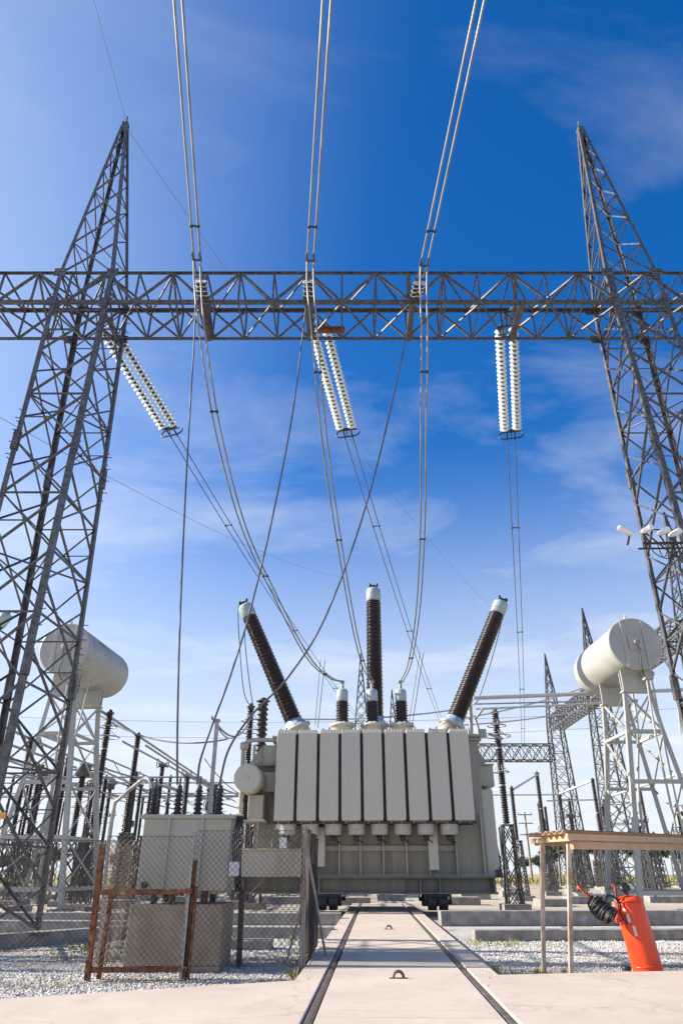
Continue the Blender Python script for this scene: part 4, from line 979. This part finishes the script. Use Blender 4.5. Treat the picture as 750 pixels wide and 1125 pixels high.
def far_beam(a,b,h,w,label,n):
    a,b=V(a),V(b); t=thing('far_gantry_beam',a,label,'gantry beam','lattice beams of the far gantry')
    d=(b-a); s=d.normalized().cross(V((0,0,1))).normalized()*w/2; u=V((0,0,h/2)); m=MB()
    for p in(-1,1):
        for q in(-1,1): m.angle(a+s*p+u*q,b+s*p+u*q,.11)
    m.build('chord',M['galv'],t)
    m=MB(); P=lambda k,p,q: a+d*(k/n)+s*p+u*q
    for k in range(n):
        for p in(-1,1): m.angle(P(k,p,-1),P(k+1,p,1),.07); m.angle(P(k,p,1),P(k+1,p,-1),.07); m.angle(P(k,p,1),P(k,p,-1),.05)
        for q in(-1,1): m.angle(P(k,-1,q),P(k+1,1,q),.07); m.angle(P(k,1,q),P(k+1,-1,q),.07)
    m.build('bracing',M['galv'],t)
far_beam((21.3,69.8,14.2),(21.1,58,14.2),1.25,1.3,'lattice beam running toward the viewer between the two far towers',12)
far_beam((21.0,57,14.2),(20.8,40,14.2),1.25,1.3,'lattice beam continuing behind the right oil tank',16)
far_beam((20.8,70.5,11.5),(2.4,70.5,11.5),1.5,1.3,'level lattice beam far behind the transformer at the right',18)
far_tower(20.8,39,21.8,'lattice tower mostly hidden by the right oil tank and near tower')
# small line poles on the horizon
for i,(px,pt,Y) in enumerate(((583,892,115),(612,918,150),(571,925,160))):
    p=at(px,955,Y); z=at(px,pt,Y).z; m=MB(); m.tube([(p.x,Y,-.15),(p.x,Y,z)],[.2,.12],8)
    for k in(.4,1.6,3.2) if i==0 else (.5,): m.bar((p.x-1.1,Y,z-k),(p.x+1.1,Y,z-k),.14)
    for k in(-1,0,1): m.tube([(p.x+k,Y,z-.4),(p.x+k,Y,z-.05)],.07,6)
    tag(m.build('line_pole',M['wood']),['tall wooden line pole with cross arms on the right horizon','short distant line pole between the trees at right','faint distant line pole just right of the transformer'][i],'pole','line poles on the horizon')
# neighbouring transformer bushing at the left edge
Nb=thing('tilted_bushing',(-16.2,24,0),'tilted bushing cap poking in at the left edge behind the tower','bushing')
q=at(10,674,24); p=V((q.x-2.3,24,5.6)); d=(q-p).normalized(); L_=(q-p).length
m=MB(); m.box((p.x-.4,24.6,2.7),(3.2,2.6,5.4)); m.build('tank',M['paint'],Nb,bevel=.03)
m=MB(); sheds(m,p,q,L_-.5,40,.27,.21,18,.86); m.build('insulator',M['brown'],Nb)
m=MB(); m.lathe(p+d*(L_-.52),q,[(0,.2),(.05,.23),(.42,.23),(.5,.17),(.52,.08)],22); m.build('bushing_cap',M['cap'],Nb)
m=MB(); m.tube([q-d*.02,q+d*.12],.04,8); m.bar(q+d*.1-V((.15,0,0)),q+d*.1+V((.15,0,0)),.06); m.tube(spline([q+V((.15,0,.05)),q+V((.35,.1,.0)),q+V((.6,.5,-.4)),q+V((.8,.8,-2))],5),.02,6); m.build('terminal',M['dark'],Nb)

# ------------------------------------------------------------------ vegetation
def crown_mesh(mb,c,rx,rz,n,ls):
    for k in range(int(n)):
        a=rnd.uniform(0,6.283); t=rnd.uniform(-1,1); q=rnd.uniform(.25,1)**.5
        rr=math.sqrt(max(0,1-t*t))*q*(1+.25*math.sin(a*3+c[0])+.15*math.sin(a*7)); p=V(c)+V((math.cos(a)*rr*rx,math.sin(a)*rr*rx,t*rz*q*(1+.2*math.sin(a*5))))
        u=V((rnd.gauss(0,1),rnd.gauss(0,1),rnd.gauss(0,.6))).normalized()*ls*rnd.uniform(.6,1.3); v=u.cross(V((rnd.gauss(0,1),rnd.gauss(0,1),rnd.gauss(0,1)))).normalized()*ls*.6
        mb.add([p-u,p+v,p+u,p-v],[(0,1,2,3)])
def pine(x,y,h,w,label,grp='stone pines on the horizon'):
    t=thing('pine_tree',(x,y,-.15),label,'tree',grp,0,True)
    m=MB(); m.tube([(0,0,0),(.1,0,h*.35),(.05,.1,h*.7)],[.16,.13,.08],8)
    for k in range(5):
        a=k*1.3; m.tube([(.07,.05,h*.5),(math.cos(a)*w*.3,math.sin(a)*w*.3,h*.72)],[.07,.03],6)
    m.build('trunk',M['bark'],t,(0,0,0))
    m=MB()
    for k in range(7):
        a=rnd.uniform(0,6.28); q=rnd.uniform(0,.55)*w; crown_mesh(m,(math.cos(a)*q,math.sin(a)*q,h*.76+rnd.uniform(-.08,.1)*h),w*.42,h*.17,260,.13*w/2)
    m.build('crown',M['leaf'],t,(0,0,0))
tl=[(604,945,125,5.2,2.6,'rounded pine left of the shelter pole'),(622,941,118,6.0,3.0,'dark rounded pine seen between the shelter poles'),(644,940,112,6.6,3.6,'broad dark pine just right of the near shelter pole'),(592,951,150,4.5,2.6,'small distant pine beside the line pole'),(672,943,120,6.2,3.4,'pine seen through the right yard supports'),(700,944,125,6.2,3.4,'pine behind the right oil tank stand'),(725,945,130,6.0,3.2,'pine under the right part of the shelter'),(575,953,170,4.5,2.8,'faint pine right beside the transformer'),(748,944,120,6.2,3.4,'pine at the right picture edge')]
for px,py,Y,h,w,lab in tl:
    p=at(px,955,Y); pine(p.x,Y,h,w,lab)
for i,px in enumerate((10,38,66,96,128,160,196,230,300,345,420,455)):
    Y=135+rnd.uniform(-10,25); p=at(px,955,Y); pine(p.x,Y,rnd.uniform(4.2,6.2),rnd.uniform(2.6,3.8),'distant pine behind the left yard, '+num[i]+' from the left','pines far behind the left yard')
# weeds and gravel
def blades(mb,x,y,n,h,s):
    for k in range(n):
        a=rnd.uniform(0,6.28); r_=abs(rnd.gauss(0,s)); p=V((x+math.cos(a)*r_,y+math.sin(a)*r_,-.15)); l=V((rnd.gauss(0,.35),rnd.gauss(0,.35),1)).normalized()*h*rnd.uniform(.4,1.2); w=V((math.cos(a*3),math.sin(a*3),0))*h*.07
        mb.add([p-w,p+w,p+l*.6+w*.7+V((l.x,l.y,0))*.1,p+l+V((l.x,l.y,0))*.4],[(0,1,2,3)])
wm=MB(); dm=MB()
for k in range(26): blades(wm,rnd.uniform(-4.9,-3.4),rnd.uniform(12.2,14.6),18,.11,.12)
for k in range(22): blades(wm,rnd.uniform(-2.9,-2.2),rnd.uniform(14.5,15.9),24,.2,.18)
for k in range(14): blades(wm,rnd.uniform(-.7,-.35),rnd.uniform(9.6,13.5),18,.12,.07)
for k in range(10): blades(wm,rnd.uniform(-1.0,-.3),rnd.uniform(14.5,15.8),20,.12,.1)
for k in range(12): blades(wm,rnd.uniform(1.95,2.9),rnd.uniform(9.7,11.2),18,.11,.08)
for k in range(12): blades(wm,rnd.uniform(2.3,3.2),rnd.uniform(14.3,15.3),16,.10,.15)
for k in range(14): blades(wm,rnd.uniform(-6,-3.4),rnd.uniform(9.2,11),10,.07,.1)
tag(wm.build('weeds',M['weed']),'green and yellow weeds growing through the gravel by the kerbs and fence','weeds',kind='stuff')
for k in range(130):
    x=rnd.uniform(-5.2,-.6); blades(dm,x,9.75+rnd.gauss(0,.16)+(x+2)*.1,16,.035,.14)
for k in range(40): blades(dm,rnd.uniform(1.9,3.2),rnd.uniform(9.6,10.9),16,.06,.14)
for k in range(160): 
    Y=rnd.uniform(85,130); blades(dm,rnd.uniform(.12,.75)*Y,Y,14,.9,.9)
tag(dm.build('dry_grass',M['dry']),'dry straw coloured grass by the fence foot and along the far field','dry grass',kind='stuff')
gv=MB()
def stone(x,y,s):
    a=rnd.uniform(0,6.28); c,sn=math.cos(a)*s,math.sin(a)*s; z=-.15; h=s*rnd.uniform(.5,1.1)
    v=[(x+c,y+sn,z+h*.3),(x-sn*.8,y+c*.8,z+h*.2),(x-c,y-sn,z+h*.35),(x+sn*.7,y-c*.7,z+h*.25),(x+c*.25,y+sn*.25,z+h),(x,y,z-.01)]
    gv.add(v,[(0,1,4),(1,2,4),(2,3,4),(3,0,4),(1,0,5),(2,1,5),(3,2,5),(0,3,5)])
for k in range(40000):
    y=7.5+(rnd.random()**1.5)*8.5
    if rnd.random()<.5: x=rnd.uniform(-7.5,-.45)
    else: x=rnd.uniform(1.8,8.5)
    if x<0 and y<7.54+(x+3.1)*.49+.02: continue
    if x>0 and y<9.36+(x-1.9)*.11: continue
    stone(x,y,rnd.uniform(.009,.026))
for k in range(170):   # stones kicked onto the slab
    y=rnd.uniform(8.2,20); xe=RL(0,y-24).x
    x=xe+rnd.choice((-1,1))*(1.1-abs(rnd.gauss(0,.18)))
    n0=len(gv.v); stone(x,y,rnd.uniform(.006,.014)); gv.v[n0:]=[(a,b,c+.152) for a,b,c in gv.v[n0:]]
tag(gv.build('gravel',M['stone']),'loose white crushed stone lying on both sides of the track slab','gravel',kind='stuff')

# ------------------------------------------------------------------ sky, sun, camera
W=bpy.data.worlds.new('World'); S.world=W; W.use_nodes=True; nt=W.node_tree; N=nt.nodes; L=nt.links
bg=N['Background']; sk=N.new('ShaderNodeTexSky'); sk.sky_type='NISHITA'; sk.sun_disc=False
sdir=V((-math.cos(R(SUN_AZ))*math.cos(R(SUN_EL)),math.sin(R(SUN_AZ))*math.cos(R(SUN_EL)),math.sin(R(SUN_EL))))
sk.sun_elevation=R(SUN_EL); sk.sun_rotation=math.atan2(sdir.x,sdir.y)   # rotation is measured from +Y toward +X
sk.air_density=1.0; sk.dust_density=1.0; sk.ozone_density=3.5; sk.altitude=300
hs=N.new('ShaderNodeHueSaturation'); hs.inputs['Saturation'].default_value=1.36; hs.inputs['Hue'].default_value=.509; hs.inputs['Value'].default_value=1.08; L.new(sk.outputs[0],hs.inputs['Color'])
tc=N.new('ShaderNodeTexCoord'); sx=N.new('ShaderNodeSeparateXYZ'); L.new(tc.outputs['Generated'],sx.inputs[0])
def mth(op,a,b=None):
    m=N.new('ShaderNodeMath'); m.operation=op
    for i,v_ in enumerate((a,b)):
        if v_ is None: continue
        if isinstance(v_,(int,float)): m.inputs[i].default_value=v_
        else: L.new(v_,m.inputs[i])
    return m.outputs[0]
den=mth('ADD',mth('MAXIMUM',sx.outputs['Z'],0.0),.12)
cb=N.new('ShaderNodeCombineXYZ'); L.new(mth('DIVIDE',sx.outputs['X'],den),cb.inputs[0]); L.new(mth('DIVIDE',sx.outputs['Y'],den),cb.inputs[1])
mp=N.new('ShaderNodeMapping'); mp.inputs['Rotation'].default_value=(0,0,R(-35)); mp.inputs['Scale'].default_value=(.75,1.5,1); L.new(cb.outputs[0],mp.inputs[0])
nz=N.new('ShaderNodeTexNoise'); nz.inputs['Scale'].default_value=1.5; nz.inputs['Detail'].default_value=9; nz.inputs['Roughness'].default_value=.58; nz.inputs['Distortion'].default_value=.5; L.new(mp.outputs[0],nz.inputs['Vector'])
rp_=N.new('ShaderNodeValToRGB'); e=rp_.color_ramp.elements; e[0].position=.49; e[1].position=.93; L.new(nz.outputs['Fac'],rp_.inputs[0])
low_=N.new('ShaderNodeMapRange'); low_.inputs['From Min'].default_value=.95; low_.inputs['From Max'].default_value=.15; low_.inputs['To Min'].default_value=.16; low_.inputs['To Max'].default_value=1.0; L.new(sx.outputs['Z'],low_.inputs['Value'])
cm=mth('MULTIPLY',rp_.outputs[0],low_.outputs[0])
hz=N.new('ShaderNodeMapRange'); hz.interpolation_type='SMOOTHSTEP'; hz.inputs['From Min'].default_value=.57; hz.inputs['From Max'].default_value=.02; hz.inputs['To Max'].default_value=.93; L.new(sx.outputs['Z'],hz.inputs['Value'])
mh=N.new('ShaderNodeMix'); mh.data_type='RGBA'; L.new(hz.outputs[0],mh.inputs['Factor']); L.new(hs.outputs[0],mh.inputs['A']); mh.inputs['B'].default_value=(4.2,4.45,4.8,1)
dt=N.new('ShaderNodeVectorMath'); dt.operation='DOT_PRODUCT'; L.new(tc.outputs['Generated'],dt.inputs[0]); dt.inputs[1].default_value=tuple(sdir)
gl=N.new('ShaderNodeMapRange'); gl.interpolation_type='SMOOTHSTEP'; gl.inputs['From Min'].default_value=.36; gl.inputs['From Max'].default_value=1.0; gl.inputs['To Max'].default_value=1.1; L.new(dt.outputs['Value'],gl.inputs['Value'])
gf=mth('MULTIPLY',gl.outputs[0],mth('SUBTRACT',1.25,sx.outputs['Z']))
mg=N.new('ShaderNodeMix'); mg.data_type='RGBA'; L.new(gf,mg.inputs['Factor']); L.new(mh.outputs['Result'],mg.inputs['A']); mg.inputs['B'].default_value=(3.6,4.3,5.3,1)
mx=N.new('ShaderNodeMix'); mx.data_type='RGBA'; L.new(cm,mx.inputs['Factor']); L.new(mg.outputs['Result'],mx.inputs['A']); mx.inputs['B'].default_value=(4.9,5.1,5.3,1)
L.new(mx.outputs['Result'],bg.inputs['Color']); bg.inputs['Strength'].default_value=.10
sl=bpy.data.lights.new('sun','SUN'); sl.energy=4.8; sl.angle=R(.53); sl.color=(1,.93,.83)
so=bpy.data.objects.new('sun',sl); COL.objects.link(so); so.rotation_euler=(-sdir).to_track_quat('-Z','Y').to_euler(); so.location=(-30,10,40)
cam=bpy.data.cameras.new('camera'); co=bpy.data.objects.new('camera',cam); COL.objects.link(co)
cam.sensor_fit='VERTICAL'; cam.sensor_height=36; cam.lens=24; cam.clip_end=5000; cam.clip_start=.05
co.location=(0,0,1); co.rotation_euler=(math.pi/2+TH,0,0); S.camera=co
S.view_settings.view_transform='Standard'; S.view_settings.look='None'; S.view_settings.gamma=1; S.view_settings.exposure=1.05
S.cycles.max_bounces=6; S.cycles.transparent_max_bounces=8
